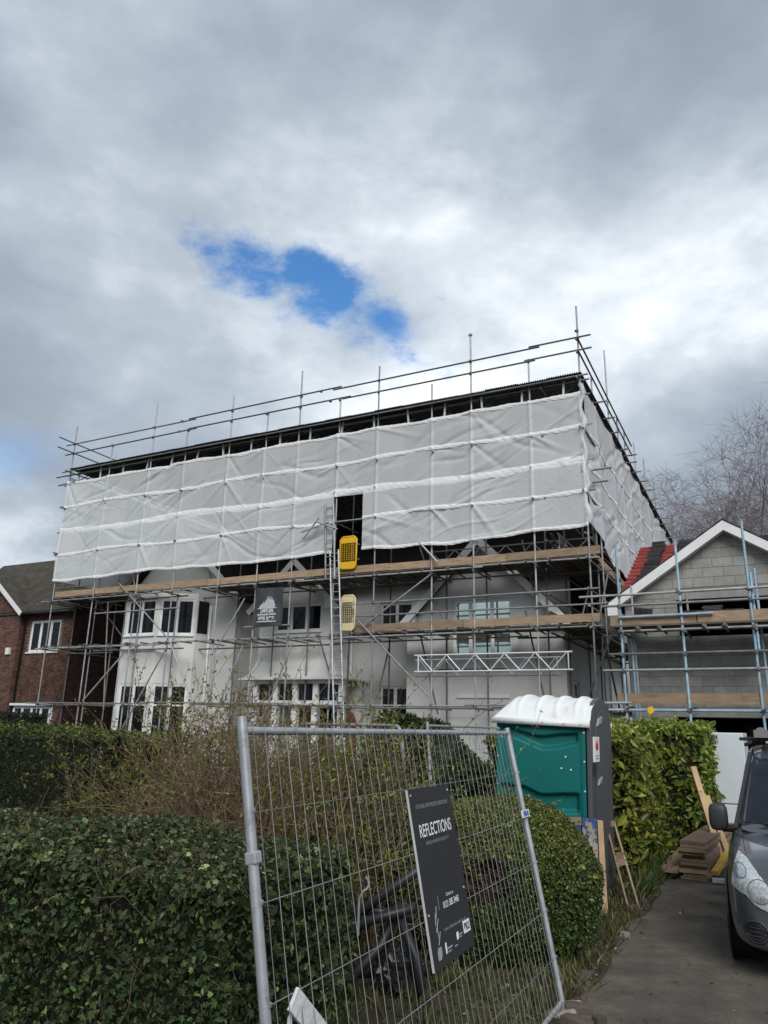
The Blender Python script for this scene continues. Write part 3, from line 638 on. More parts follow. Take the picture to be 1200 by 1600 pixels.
# ------------------------------------------------------------------ sheeting
def folds(A, B, seed, n, amp=.05, lo=.6, hi=2.6, wl=(.035, .12), ang=(10, 42)):
    r = np.random.RandomState(seed); d = np.zeros_like(A); a0, a1, b0, b1 = A.min(), A.max(), B.min(), B.max()
    for _ in range(n):
        ca, cb = r.uniform(a0, a1), r.uniform(b0, b1); t = math.radians(r.uniform(*ang))*(1 if r.rand() < .86 else -1); L = r.uniform(lo, hi); wd = r.uniform(*wl)
        s = (A-ca)*math.cos(t)+(B-cb)*math.sin(t); q = -(A-ca)*math.sin(t)+(B-cb)*math.cos(t)+.12*np.sin(s*2.1)
        d += amp*r.uniform(.3, 1)*r.choice([-1, 1])*np.exp(-(q/wd)**2)*np.exp(-(s/L)**4)
    return d
def sheet(name, label, a0, a1, zlo, zhi, off, axis, sgn, poles, m, seed, nf, res=.04, bands=(), amp=.036, group=None, starpts=()):
    """hanging sheet: a along the scaffold, z up; pushed outwards by sgn along the other axis"""
    na = int((a1-a0)/res)+1; a = np.linspace(a0, a1, na); lo = np.array([zlo(x) for x in a]); hi = np.array([zhi(x) for x in a]); nb = int((hi-lo).max()/res)+2
    T = np.linspace(0, 1, nb); A = np.repeat(a[:, None], nb, 1); B = lo[:, None]+(hi-lo)[:, None]*T[None]
    d = folds(A, B, seed, nf, amp)
    pn = np.min(np.abs(A[..., None]-np.array(poles)), -1)
    d += -.05*np.clip(pn/1.0, 0, 1)**1.2 + .035*np.exp(-(pn/.04)**2)
    d += .02*np.sin(A*1.7+seed)*np.sin(B*2.3+seed*2)
    for (sa, sb) in starpts:       # puckers radiating from a tie
        rr = np.hypot(A-sa, B-sb)+1e-6; th = np.arctan2(B-sb, A-sa); d += .02*np.sin(th*9+seed+2*np.sin(th*2+sa))*np.exp(-rr/.6)*np.clip(rr/.2, 0, 1)
    rt_ = np.random.RandomState(seed+90)
    for pa in poles:
        for zb, _w in bands:
            zt_ = zb(pa) if callable(zb) else zb
            for _ in range(rt_.randint(1, 4)):
                t_ = -math.radians(rt_.uniform(12, 65)); sg = 1 if rt_.rand() < .5 else -1; L_ = rt_.uniform(.5, 1.7); w0 = rt_.uniform(.02, .05)
                s1 = (A-pa)*sg*math.cos(t_)+(B-zt_)*math.sin(t_); q1 = -(A-pa)*sg*math.sin(t_)+(B-zt_)*math.cos(t_); sp_ = np.clip(s1, 0, None)
                d += rt_.choice([-1, 1])*rt_.uniform(.008, .05)*(.25 if rt_.rand() < .35 else 1)*np.exp(-(q1/(w0+.045*sp_))**2)*np.exp(-(sp_/L_)**2)*np.clip(s1/.15, 0, 1)
    dd = off+sgn*d
    def XY(A_, dd_): return (A_, dd_) if axis == 'x' else (dd_, A_)
    X, Y = XY(A, dd)
    base = (float(X.mean()), float(Y.mean()), float(B.min()))
    t = thing(name, label, 'sheeting', base, HF, group)
    V_ = np.stack([X, Y, B], -1).reshape(-1, 3)-np.array(base)
    i, j = np.meshgrid(np.arange(na-1), np.arange(nb-1), indexing='ij'); k = (i*nb+j).ravel(); F = np.stack([k, k+nb, k+nb+1, k+1], 1)
    link_mesh('sheet', np_mesh('sheet', V_, F, m, None, True), t)
    r = np.random.RandomState(seed+50)
    for zb, wd in bands:
        zc = np.array([zb(x) if callable(zb) else zb for x in a]); rows = 5
        idx = np.clip(((zc-lo)/(hi-lo)*(nb-1)).round().astype(int), 0, nb-1); dc = dd[np.arange(na), idx]
        ww = wd*(1+.18*np.sin(a*3.1+seed)+.10*np.sin(a*7.3)); Vb = []
        for q in range(rows):
            f = q/(rows-1)-.5; zig = .004*np.sin(a*26+q*1.2)+.012*np.sin(a*.9+seed)
            x_, y_ = XY(a, dc+sgn*(.012+.014*math.cos(f*math.pi)+.006*np.sin(a*22+q*1.7))); Vb.append(np.stack([x_, y_, zc+ww*f+zig], -1))
        Vb = np.stack(Vb, 1).reshape(-1, 3)-np.array(base)
        i, j = np.meshgrid(np.arange(na-1), np.arange(rows-1), indexing='ij'); k = (i*rows+j).ravel(); F = np.stack([k, k+rows, k+rows+1, k+1], 1)
        link_mesh('band', np_mesh('band', Vb, F, hem_m, None, True), t)
    if bands:
        for pa in poles:
            for zb, _w in bands[1:]:
                if not (a0 < pa < a1) or rt_.rand() < .6: continue
                x_, y_ = XY(pa, off+sgn*.075); b = MB(); zq = (zb(pa) if callable(zb) else zb)+jit(.03); b.tube([(x_-.03, y_, zq-.03), (x_, y_-.01, zq), (x_+.02, y_, zq+.05)], .012, 5); b.build('tie', steel_dark, t)
    return t
PU = [x for x, h in FU]
wob = lambda s, a: (lambda x: a*math.sin(x*1.3+s)+a*.6*math.sin(x*3.1+s*2))
top = lambda x: 11.82+.025*math.sin(x*1.6)+.012*math.sin(x*5)
sheet('scaffold_sheeting', 'upper run of translucent white sheeting across the scaffold front', -22.15, .02, lambda x: 9.5, top, -.07, 'x', -1, PU, sheet_f, 3, 45,
      bands=((lambda x: top(x)-.05, .12), (lambda x: 10.72+.06*math.sin(x*.9), .13), (lambda x: 9.6+.05*math.sin(x*.8+1), .22)))
bot = lambda x: 7.47+.04*math.sin(x*.7+.5)+.1/(1+math.exp(-(x+3)*3))+.02*math.sin(x*3.3)
sheet('scaffold_sheeting', 'lower left run of crinkled white sheeting beside the access opening', -22.12, -8.52, bot, lambda x: 9.56, -.10, 'x', -1, PU, sheet_c, 5, 22,
      bands=((lambda x: bot(x)+.05, .1), (lambda x: 8.6+.05*math.sin(x*.9), .12)))
sheet('scaffold_sheeting', 'lower right run of crinkled white sheeting by the house corner', -7.42, .04, bot, lambda x: 9.56, -.10, 'x', -1, PU, sheet_c, 9, 14,
      bands=((lambda x: bot(x)+.05, .1), (lambda x: 8.65+.04*math.sin(x*.9), .12)))
SVp = [0]+[y for y, h in SV]
sbot = lambda y: 7.75-.12*y*(y < 6)-.72*(y >= 6)+.12*math.sin(y*1.4)
sheet('scaffold_sheeting', 'pale bluish white sheeting down the right side of the scaffold', -.02, 23.3, sbot, lambda y: 12.15+.03*math.sin(y*3), .06, 'y', 1, SVp, sheet_s, 11, 60, res=.06, amp=.05,
      bands=((lambda y: 10.75+.05*math.sin(y), .09), (lambda y: 9.6+.06*math.sin(y*.8), .12), (lambda y: 8.6+.1*math.sin(y*.7), .1)))
sheet('scaffold_sheeting', 'white sheeting on the far left side of the scaffold', 0, 23.3, lambda y: 7.5, lambda y: 12.1, -22.18, 'y', -1, [0, 2.3, 4.8, 7.4, 10], sheet_s, 13, 25, res=.12)
sheet('scaffold_sheeting', 'white sheet added at the rear of the scaffold to block sky under the temporary roof', -22.1, 0, lambda x: 7.0, lambda x: 12.3, 23.4, 'x', 1, [-20, -15, -10, -5], sheet_s, 14, 20, res=.2)  # added sheet, blocks the sky so the space under the roof stays dark
# gathered corner of the sheeting
c = thing('sheeting_corner_roll', 'gathered vertical roll of white sheeting at the scaffold corner', 'sheeting', (.02, -.05, 7.7))
m = MB(); pts = [(.03+.05*math.sin(k*1.3), -.05+.03*math.cos(k*1.9), 7.7+k*.2) for k in range(23)]; n = 9; rings = []
for k, p in enumerate(pts):
    for q in range(n):
        t = 2*math.pi*q/n; rr = .065*(1+.45*math.sin(k*1.7+q*2.1)+.3*math.sin(k*.9+q)); rings.append((p[0]+rr*math.cos(t), p[1]+rr*math.sin(t), p[2]+.03*math.sin(q*3)))
m.add(rings, [(i*n+k, i*n+(k+1) % n, (i+1)*n+(k+1) % n, (i+1)*n+k) for i in range(len(pts)-1) for k in range(n)]); m.build('sheet', sheet_c, c, smooth=True)

# ------------------------------------------------------------------ temporary roof
T = thing('temporary_roof', 'dark corrugated temporary roof over the top of the scaffold', 'roof', (-11, 11, 12.2))
def corr(L):
    xs = np.linspace(0, 1.06, 15*8+1); zs = .019*np.sin(xs*2*math.pi/.0707)
    V_ = np.concatenate([np.stack([xs, 0*xs, zs], -1), np.stack([xs, 0*xs+L, zs+.0], -1)]); k = np.arange(len(xs)-1); n = len(xs)
    return np_mesh('corrugated_sheet', V_, np.stack([k, k+1, k+1+n, k+n], 1), corrug, None, True)
cm_ = corr(8.0)
for r_ in range(3):
    for k in range(22):
        o = link_mesh('corrugated_sheet', cm_, T); o.location = Vector((-21.95+k, -.28+7.8*r_, 12.36+.012*(k % 2)+.03*r_+jit(.008)))-Vector(OFF[T]); o.rotation_euler = (0, jit(.004), jit(.003))
tb = MB()
tb.tube([(0, .1, 0), (0, 22.8, 0)], .024, 6).tube([(0, .1, .42), (0, 22.8, .42)], .024, 6)
for k in range(24): y = .3+.9*k; tb.tube([(0, y, 0), (0, y+.45, .42)], .018, 5).tube([(0, y+.45, .42), (0, y+.9, 0)], .018, 5)
tme = make_mesh('truss', tb.v, tb.f, steel_dark); fix_normals(tme)
pm = MB(); pm.box(-.028, .028, -.028, .028, -.02, .46); pme = make_mesh('end_strut', pm.v, pm.f, alu); fix_normals(pme)
for k in range(17):
    x = -21.7+1.32*k; o = link_mesh('truss', tme, T); o.location = Vector((x, 0, 11.86))-Vector(OFF[T])
    o = link_mesh('end_strut', pme, T); o.location = Vector((x+.05, .06, 11.86))-Vector(OFF[T]); o.rotation_euler = (jit(.1), jit(.12), 0)
    rod(T, 'stay', (x+.05, .1, 11.9), (x+.3, .5, 12.3), .018, steel_dark, 6)
for y in (.35, 2.0, 4.5, 7.5, 10.5): rod(T, 'purlin', (-22.0, y, 12.31), (.05, y, 12.31), .024, steel_dark)
rod(T, 'edge_tube', (-22.4, -.2, 12.28), (.3, -.2, 12.30), .0285, steel)
# ------------------------------------------------------------------ banner
b = thing('scaffold_banner', 'dark scaffolding company banner with white skyline logo tied to the scaffold', 'banner', (-11, -.16, 5.15))
na, nb = 16, 20; V_ = []
for i in range(na+1):
    for j in range(nb+1):
        s, t = i/na, j/nb; V_.append((-11.6+1.2*s+.03*math.sin(t*7)*(s-.5), -.16+.03*math.sin(s*7+t*3)+.015*math.sin(s*17-t*5), 5.14+1.33*t))
F = [(i*(nb+1)+j, (i+1)*(nb+1)+j, (i+1)*(nb+1)+j+1, i*(nb+1)+j+1) for i in range(na) for j in range(nb)]
m = MB(); m.add(V_, F); m.build('cloth', banner_m, b, smooth=True)
def BM(x, z, y=-.215): return Matrix.Translation((x, y, z)) @ Matrix.Rotation(math.pi/2, 4, 'X')
lettering(b, 'LIMITLESS', .165, BM(-11.0, 5.60), print_w, 'CENTER', .78, .004)
lettering(b, 'SCAFFOLDING SUPPORT', .088, BM(-11.0, 5.50), print_w, 'CENTER', .78, .003)
lettering(b, '07702 369971', .15, BM(-11.0, 5.355), print_w, 'CENTER', .78, .004)
lettering(b, 'www.limitlessscaffolding.co.uk', .082, BM(-11.0, 5.27), print_w, 'CENTER', .78, .002)
r = np.random.RandomState(4)
for k in range(26):
    s = (k+.5)/26; hgt = (.08+.42*(1-abs(s-.64)/.64 if s < .64 else 1-(s-.64)/.36*.75))*r.uniform(.7, 1.08)
    m = MB(); x = -11.32+.66*s; m.box(x-.006, x+.006, -.218, -.212, 5.745, 5.745+max(.03, hgt*.92)); m.build('logo_bar', print_w, b)
m = MB(); m.box(-11.4, -10.58, -.217, -.212, 5.735, 5.748); m.build('logo_bar', print_w, b)

# ================================================================== block-built garage
G = thing('block_garage', 'unfinished grey blockwork garage with white barge boards and red roof', 'garage', (3.6, -2.6, 0))
GY = -2.6; GX0, GX1, GA, GZE, GZA = 1.28, 6.0, 3.63, 4.98, 6.52
def gz(x): return GZE+(GZA-GZE)*(1-abs(x-GA)/(GA-GX0))
m = MB()   # mortar backing with the openings
ops = [(2.46-GX0, 5.2-GX0, 4.05, 4.9), (2.2-GX0, 5.5-GX0, 0, 2.25)]
wallq(m, (GX0, GY), (GX1, GY), 0, GZE, ops, .2); gable(m, GX0, GX1, GZE, GA, GZA, GY)
wallq(m, (GX0, 2.0), (GX0, GY), 0, GZE); wallq(m, (GX1, GY), (GX1, 2.0), 0, GZE)
m.build('wall', mortar, G)
def clip(poly, f):
    out = []
    for a, b in zip(poly, poly[1:]+poly[:1]):
        fa, fb = f(a), f(b)
        if fa >= 0: out.append(a)
        if fa*fb < 0: t = fa/(fa-fb); out.append((a[0]+(b[0]-a[0])*t, a[1]+(b[1]-a[1])*t))
    return out
_blk = {}
cz = 0; row = 0
while cz < GZA:
    x = GX0-(.225 if row % 2 else 0)
    while x < GX1:
        xa, xb, za, zb = max(x+.005, GX0+.004), min(x+.445, GX1-.004), cz+.005, cz+.22; x += .45
        if xb-xa < .05: continue
        parts = [(xa, xb)]
        for o0, o1, z0, z1 in ((2.46, 5.2, 4.05, 5.06), (2.2, 5.5, 0, 2.47)):
            if zb > z0+.02 and za < z1-.02:
                np_ = []
                for a, b_ in parts:
                    if b_ <= o0 or a >= o1: np_.append((a, b_)); continue
                    if a < o0-.04: np_.append((a, o0-.003))
                    if b_ > o1+.04: np_.append((o1+.003, b_))
                parts = np_
        for a, b_ in parts:
            poly = [(a, za), (b_, za), (b_, zb), (a, zb)]
            if zb > GZE-.1:
                poly = clip(poly, lambda p: gz(min(p[0], GA))-.03-p[1] if True else 0); poly = clip(poly, lambda p: (GZE+(GZA-GZE)*(GX1-p[0])/(GX1-GA))-.03-p[1]) if len(poly) > 2 else poly
                if len(poly) < 3: continue
            dp = jit(.0025)
            b = MB(); b.prism(poly, GY-.009-dp, GY+.05, 'y'); b.build('block', blockm, G)
    cz += .225; row += 1
m = MB(); m.box(2.3, 5.4, GY-.012, GY+.12, 4.905, 5.055); m.build('lintel', blockm, G)
m = MB(); m.box(2.0, 5.7, GY-.012, GY+.12, 2.26, 2.46); m.build('lintel', blockm, G)
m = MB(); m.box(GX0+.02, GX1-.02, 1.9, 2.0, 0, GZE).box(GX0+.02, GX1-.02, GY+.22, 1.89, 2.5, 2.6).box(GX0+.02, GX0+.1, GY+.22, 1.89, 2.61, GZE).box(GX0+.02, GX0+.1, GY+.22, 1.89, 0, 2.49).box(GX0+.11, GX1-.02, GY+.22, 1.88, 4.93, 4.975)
m.build('inner_wall', shade_void, G)  # inner walls coloured black in place of the shade inside the garage
wn = window(G, (GX0, 1.88), (GX1, 1.88), 2.2, 3.7, .95, 2.15, 3, trans=(1.55,), inset=-.08, gl=mat('view of brick yard', (.26, .22, .17), .5, .5, 9), fm=black_pl, sill=False)
# barge boards and roofs
for s in (-1, 1):
    xe = GX0-.32 if s < 0 else GX1+.32; ze = GZE-.02-.16
    b = MB(); b.prism([(GA, GZA+.13), (xe, ze+.07), (xe, ze-.17), (GA, GZA-.10)], GY-.30, GY-.262, 'y'); b.build('barge_board', paint_white, G)
    b = MB(); b.prism([(GA, GZA-.075), (xe, ze-.145), (xe, ze-.165), (GA, GZA-.098)], GY-.261, GY-.012, 'y'); b.build('soffit', paint_white, G)
    b = MB(); b.prism([(GA, GZA+.15), (xe, ze+.09), (xe, ze+.075), (GA, GZA+.135)], GY-.31, .8, 'y'); b.build('roof_underlay', slate, G)
    for k in range(9):
        f = (k+.5)/9.5; x = GA+(xe-GA)*f; z = GZA+.155+(ze-GZA-.06)*f; plank(G, 'batten', (x, GY-.05, z), (x, .6, z), .05, .03, batten_m)
    for k in range(7):
        f = k/7; f2 = (k+1.08)/7; x0, x1 = GA+(xe-GA)*f, GA+(xe-GA)*f2
        b = MB(); b.beam((x0, GY-.18, GZA+.172+(ze-GZA-.06)*f), (x1, GY-.18, GZA+.160+(ze-GZA-.06)*f2), .22, .012); b.build('verge_tile', tile_dark, G)
b = MB(); b.box(GX0-.35, GX0-.12, GY-.33, GY+.25, GZE-.42, GZE-.16); b.build('box_end', paint_white, G)
RP0, RP1 = (-2.35, 5.08), (2.15, 7.32)     # main slope: eaves and ridge (depth, height)
sl = (RP1[1]-RP0[1])/(RP1[0]-RP0[0]); rz = lambda y: RP0[1]+(y-RP0[0])*sl
b = MB(); b.prism([RP0, RP1, (6.5, 5.1), (6.5, 5.0), (RP1[0], RP1[1]-.12), (RP0[0], RP0[1]-.1)], 1.12, 9.5, 'x'); b.build('roof', red_tile, G)
k = 0
while True:
    y = RP0[0]+.12+.33*k
    if y > RP1[0]: break
    plank(G, 'batten', (1.1, y, rz(y)+.02), (9.5, y, rz(y)+.02), .05, .045, batten_m); k += 1
def tile_stack(x, y, n, label, grp):
    t = thing('roof_tile_stack', label, 'roof tiles', (x, y, rz(y)), HF, grp)
    a = math.atan(sl)*.45
    for q in range(n):
        M = Matrix.Translation((x+jit(.02), y+jit(.015), rz(y)+.06+.026*q)) @ Matrix.Rotation(a, 4, 'X') @ Matrix.Rotation(jit(.06), 4, 'Z')
        b = MB(); b.box(-.175, .175, -.2, .2, 0, .02, M).box(-.175, .175, -.2, -.185, -.006, 0, M); b.build('tile', tile_dark, t)
ORD = ['lowest', 'second', 'third', 'fourth', 'fifth', 'sixth', 'topmost']
for cx, ys, where in ((1.66, [-1.3, -.75, -.2, .35, .9, 1.45, 1.95], 'in the left column on the red garage roof'), (2.36, [-.4, .15, .7, 1.25, 1.9], 'in the second column on the red garage roof'), (4.55, [.2, .9, 1.7], 'on the red roof right of the gable')):
    for q_, y in enumerate(ys):
        tile_stack(cx+jit(.03)+.02*y, y, 6, (ORD[q_] if q_ < len(ys)-1 else 'topmost')+' pile of dark roof tiles '+where, 'dark tiles loaded on the garage roof')
for k, (x, n) in enumerate(((2.85, 4), (3.25, 7), (3.7, 4))):
    t = thing('slate_stack', ['low flat stack of grey slates inside the garage loft opening, leftmost', 'taller stack of grey slates in the middle of the loft opening', 'low stack of grey slates at the right of the loft opening'][k], 'slates', (x, GY-.6, 4.4), HF, 'slate stacks in the loft opening')
    for q in range(n): b = MB(); b.box(x-.2+jit(.03), x+.2+jit(.03), GY-.75, GY-.45, 4.42+.03*q, 4.443+.03*q); b.build('slate', tile_dark, t)
t = thing('tile_row', 'row of dark tiles standing on edge on the garage scaffold boards', 'roof tiles', (1.75, GY-.5, 4.42))
for k in range(11): b = MB(); b.box(1.52+k*.04, 1.535+k*.04, GY-.6, GY-.35, 4.42, 4.68, Matrix.Translation((1.7, GY, 4.42)) @ Matrix.Rotation(.12, 4, 'Y') @ Matrix.Translation((-1.7, -GY, -4.42))); b.build('tile', tile_dark, t)

# blue scaffolding in front of the garage
B = thing('garage_scaffolding', 'blue painted scaffold poles with grey rails before the block garage', 'scaffolding', (3, -3.9, 0))
for x, h in ((1.38, 6.06), (2.66, 6.02), (4.03, 6.33), (5.5, 6.1)): rod(B, 'standard', (x, -3.9, 0), (x, -3.9, h), .027, blue_tube)
for x, h in ((1.45, 4.2), (4.12, 5.4), (5.5, 4.5)): rod(B, 'standard', (x+.05, -3.3, 0), (x+.05, -3.3, h), .027, blue_tube)
rod(B, 'standard', (4.09, -3.86, 3.6), (4.09, -3.86, 5.2), .027, blue_tube); rod(B, 'standard', (2.75, -3.3, 4.3), (2.75, -3.3, 4.95), .024, steel)
rod(B, 'standard', (1.55, -3.2, 2.0), (1.55, -3.2, 5.2), .024, steel)
for z, x0, x1, m_ in ((4.86, .5, 6.2, steel), (4.62, 1.0, 6.2, steel), (4.36, 1.35, 3.3, blue_tube), (4.05, 1.4, 6.2, steel), (3.55, 1.1, 6.2, steel_dark), (3.2, .95, 6.2, steel), (2.36, .95, 6.2, blue_tube), (2.5, .6, 1.5, steel)):
    rod(B, 'ledger', (x0, -3.95, z), (x1, -3.95, z+.01), .0285, m_)
for x in (1.38, 2.66, 4.03, 5.5):
    for z in (2.42, 4.0): rod(B, 'transom', (x+.06, -4.05, z), (x+.06, -2.75, z), .0285, steel_dark)
    for z in (4.86, 4.62, 4.05, 3.55, 3.2, 2.36): coupler(B, (x, -3.94, z))
for x in (1.75, 2.2, 3.1, 3.5, 4.4, 4.8): rod(B, 'transom', (x, -4.06, 4.12), (x, -2.75, 4.12), .0285, steel_dark); coupler(B, (x, -3.97, 4.08))
for k in range(5): plank(B, 'platform_board', (1.2, -3.82+.235*k, 4.17), (5.1, -3.82+.235*k, 4.17), .225, .038, deckwood)
for z, x0, x1 in ((4.3, 1.15, 2.95), (4.31, 2.97, 6.2), (2.6, 1.2, 6.2)): plank(B, 'toe_board', (x0, -3.87, z), (x1, -3.87, z), .038, .225, board)
t = MB(); t.add([(1.83, -4.0, 2.42), (1.93, -4.0, 2.44), (1.96, -3.99, 2.34), (1.88, -4.02, 2.27), (1.82, -4.0, 2.33)], [(0, 1, 2, 3, 4)]); o = t.build('yellow_tag', yellow); tag(o, 'small yellow tag hanging from the lowest blue scaffold rail', 'tag')

# ================================================================== brick neighbour
NB = thing('brick_house', 'red brick house with brown tiled roof at the far left', 'house', (-26, 3, 0))
def brickface(parent, p0, p1, z0, z1, holes=(), tri=None, seed=1, gap_shade=1.0):
    r = np.random.RandomState(seed); a, b = np.array([*p0, 0.]), np.array([*p1, 0.]); L = np.linalg.norm(b-a); d = (b-a)/L; nr = np.array([d[1], -d[0], 0]); vs, fs, cs = [], [], []
    z = z0; row = 0
    while z < z1:
        s = -.1125 if row % 2 else 0
        while s < L:
            s0, s1 = max(s, 0)+.005, min(s+.215, L)-.001; s += .225
            if s1-s0 < .03: continue
            cx, cz_ = (s0+s1)/2, z+.035
            if any(h[0]-.1 < cx < h[1]+.1 and h[2]-.04 < cz_ < h[3]+.04 for h in holes): continue
            if tri and cz_ > tri(cx): continue
            o_ = .008+r.uniform(-.002, .003); k = len(vs)
            for t in (0, o_):
                for q, h in ((s0, z+.005), (s1, z+.005), (s1, z+.07), (s0, z+.07)): vs.append(a+d*q+nr*t+[0, 0, h])
            fs += [(k+4, k+5, k+6, k+7), (k, k+1, k+5, k+4), (k+1, k+2, k+6, k+5), (k+2, k+3, k+7, k+6), (k+3, k, k+4, k+7)]
            c = np.array([.135, .062, .047])*r.uniform(.5, 1.3) if r.rand() < .88 else np.array([.10, .06, .055])*r.uniform(.7, 1.2)
            cs += [c*gap_shade]*8  # scales the brick colour; on the side wall it paints in shade
        z += .075; row += 1
    me = np_mesh('brickwork', np.array(vs)-OFF[parent], np.array(fs), brickm, np.array(cs)); o = link_mesh('brickwork', me, parent); o['kind'] = 'stuff'; return o
N0, N1 = (-27.2, 2.0), (-23.0, 2.0)
holes = [(1.45, 3.4, 4.8, 6.22), (1.2, 3.6, 1.0, 2.45)]
m = MB(); wallq(m, N0, N1, 0, 6.8, holes, .12); m.build('wall', mortar_l, NB); m = MB(); wallq(m, (-23.0, 2.0), (-23.0, 9.0), 0, 6.8); m.build('wall', shade_void, NB)  # side backing is black, standing in for shade between the houses
brickface(NB, N0, N1, 0, 6.8, holes, None, 1); brickface(NB, (-23, 2), (-23, 9), 0, 6.8, (), None, 2, .35)  # side bricks darkened in colour to imitate shade of the narrow gap
m = MB(); wallq(m, (-31.3, 1.72), (-26.2, 1.72), 0, 6.6); gable(m, -31.3, -26.2, 6.6, -28.75, 8.6, 1.72); wallq(m, (-26.2, 1.72), (-26.2, 2.0), 0, 6.6); m.build('wall', mortar_l, NB)
brickface(NB, (-31.3, 1.72), (-26.2, 1.72), 0, 8.6, (), lambda s: 6.6+(2.55-abs(s-2.55))*.784, 3)
brickface(NB, (-26.2, 1.72), (-26.2, 2.0), 0, 6.6, (), None, 4)
window(NB, N0, N1, 1.45, 3.4, 4.8, 6.22, 3, inset=.03, fr=.08); window(NB, N0, N1, 1.2, 3.6, 1.0, 2.45, 4, inset=-.1, fr=.08)
m = MB(); m.box(-26.1, -23.5, 1.75, 1.99, 2.46, 2.56); m.build('window_hood', paint_white, NB)
m = MB(); m.prism([(1.65, 6.62), (4.9, 9.9), (8.6, 6.62), (8.6, 6.5), (4.9, 9.75), (1.65, 6.5)], -32.5, -22.7, 'x'); m.build('roof', tile_old, NB)
m = MB(); m.prism([(-31.6, 6.58), (-28.75, 8.8), (-25.9, 6.58), (-25.9, 6.46), (-28.75, 8.68), (-31.6, 6.46)], 1.45, 4.6, 'y'); m.build('roof', tile_old, NB)
# rows of plain tiles as real courses on the slope that faces the street
vs, fs = [], []
for r_ in range(32):
    y0 = 1.62+r_*.1025; z0 = 6.64+(y0-1.65)*1.0093; x = -27.5-(.08 if r_ % 2 else 0)
    while x < -22.7:
        k = len(vs); dz = rng.uniform(0, .018); x1 = x+.163
        vs += [(x, y0, z0+.02+dz), (x1, y0, z0+.02+dz), (x1, y0+.115, z0+.125), (x, y0+.115, z0+.125), (x, y0, z0-.005), (x1, y0, z0-.005)]
        fs += [(k, k+1, k+2, k+3), (k+4, k+5, k+1, k)]; x += .168
me = np_mesh('roof_tiles', np.array(vs)-OFF[NB], np.array(fs), tile_old); o = link_mesh('roof_tiles', me, NB); o['kind'] = 'stuff'
for s in (-1, 1): b = MB(); b.beam((-28.75+s*2.9, 1.42, 6.48), (-28.75, 1.42, 8.72), .04, .2); b.build('barge_board', paint_white, NB)
m = MB(); m.tube([(-26.05, 1.9, 0), (-26.05, 1.9, 6.3), (-26.0, 1.7, 6.5)], .045); m.tube([(-26.0, 1.55, 6.52), (-22.8, 1.55, 6.5)], .06); m.build('gutter_and_downpipe', black_pl, NB, smooth=True)
m = MB(); m.box(-26.75, -26.5, 1.6, 1.705, 4.7, 5.0); m.build('alarm_box', paint_white, NB)
# bare creeper on the brick wall
r = np.random.RandomState(12); P0, P1, R0, R1 = [], [], [], []
def creep(x, z, a, L, rad, dep):
    p = np.array([x, 1.96, z])
    for _ in range(int(L/.12)):
        a += r.normal(0, .25); q = p+np.array([math.cos(a)*.12, r.uniform(-.02, .012), math.sin(a)*.12]); q[1] = min(max(q[1], 1.88), 1.97); q[0] = min(q[0], -22.95)
        P0.append(p); P1.append(q); R0.append(rad); R1.append(rad*.94); rad = max(rad*.95, .004); p = q
        if dep and r.rand() < .3: creep(p[0], p[2], a+r.choice([-1, 1])*r.uniform(.3, 1.0), L*.55, rad*.7, dep-1)
for k in range(9): creep(-26.2+.36*k, 0.9+r.rand(), r.uniform(1.0, 2.1), 3.4, .02, 2)
cr = link_mesh('climber', segs_mesh('climber', np.array(P0)-np.array([-24.6, 1.96, 0]), np.array(P1)-np.array([-24.6, 1.96, 0]), R0, R1, bark), None, HF, (-24.6, 1.96, 0))
tag(cr, 'bare brown climber spreading over the brick wall below the window', 'climber')

# ================================================================== trees
def tree(name, label, base, height, seed, spread=.36, crown=.35, trunk_r=.3, droop=.32, colr=(.15, .12, .12), twig_r=.010, group=None, lv=5):
    r = np.random.RandomState(seed); T_, C_ = [], []
    t = thing(name, label, 'tree', base, WF, group); base = np.array(base)
    def grow(p, d, L, rad, dep):
        n = 5 if dep < 2 else 4; st = L/n
        for i in range(n):
            d = d+r.normal(0, .05+.015*dep, 3)+np.array([0, 0, .10 if dep < 2 else -.04*dep*droop]); d /= np.linalg.norm(d)
            q = p+d*st; r2 = max(rad*(1-.55*(i+1)/n), twig_r*.6)
            (T_ if dep == 0 else C_).append((p, q, max(rad*(1-.55*i/n), twig_r*.6), r2))
            if dep < lv and (i > 0 or dep > 0):
                for _ in range(1 if r.rand() < .55 else 2):
                    a = r.normal(0, 1, 3); a -= d*a.dot(d); a /= np.linalg.norm(a); s_ = spread*r.uniform(.7, 1.6)
                    nd = d*math.cos(s_+.2)+a*math.sin(s_+.2); grow(q, nd, L*r.uniform(.48, .68), r2*.58, dep+1)
            p = q
        if dep >= lv-1:
            for _ in range(3):
                nd = d+r.normal(0, .5, 3); nd[2] -= droop*.8; nd /= np.linalg.norm(nd); q = p+nd*r.uniform(.4, .9); C_.append((p, q, twig_r, twig_r*.5))
                q2 = q+(nd+np.array([0, 0, -.6*droop]))*.5; C_.append((q, q2, twig_r*.6, twig_r*.4))
    grow(base.copy(), np.array([0, 0, 1.]), height*.52, trunk_r, 0)
    for nm, S_, n in (('trunk', T_, 8), ('crown', C_, 3)):
        a = np.array([x[0] for x in S_])-base; b = np.array([x[1] for x in S_])-base
        c = np.array(colr)*r.uniform(.7, 1.3, (len(S_), 1))
        link_mesh(nm, segs_mesh(nm, a, b, np.array([x[2] for x in S_]), np.array([x[3] for x in S_]), birch_m, n, c), t)
    print(label[:20], len(C_))
    return t
tree('birch_tree', 'tall bare birch tree behind the garage at the right edge', (22.6, 45, 0), 20.0, 3, .34, group=None, lv=4, twig_r=.010)
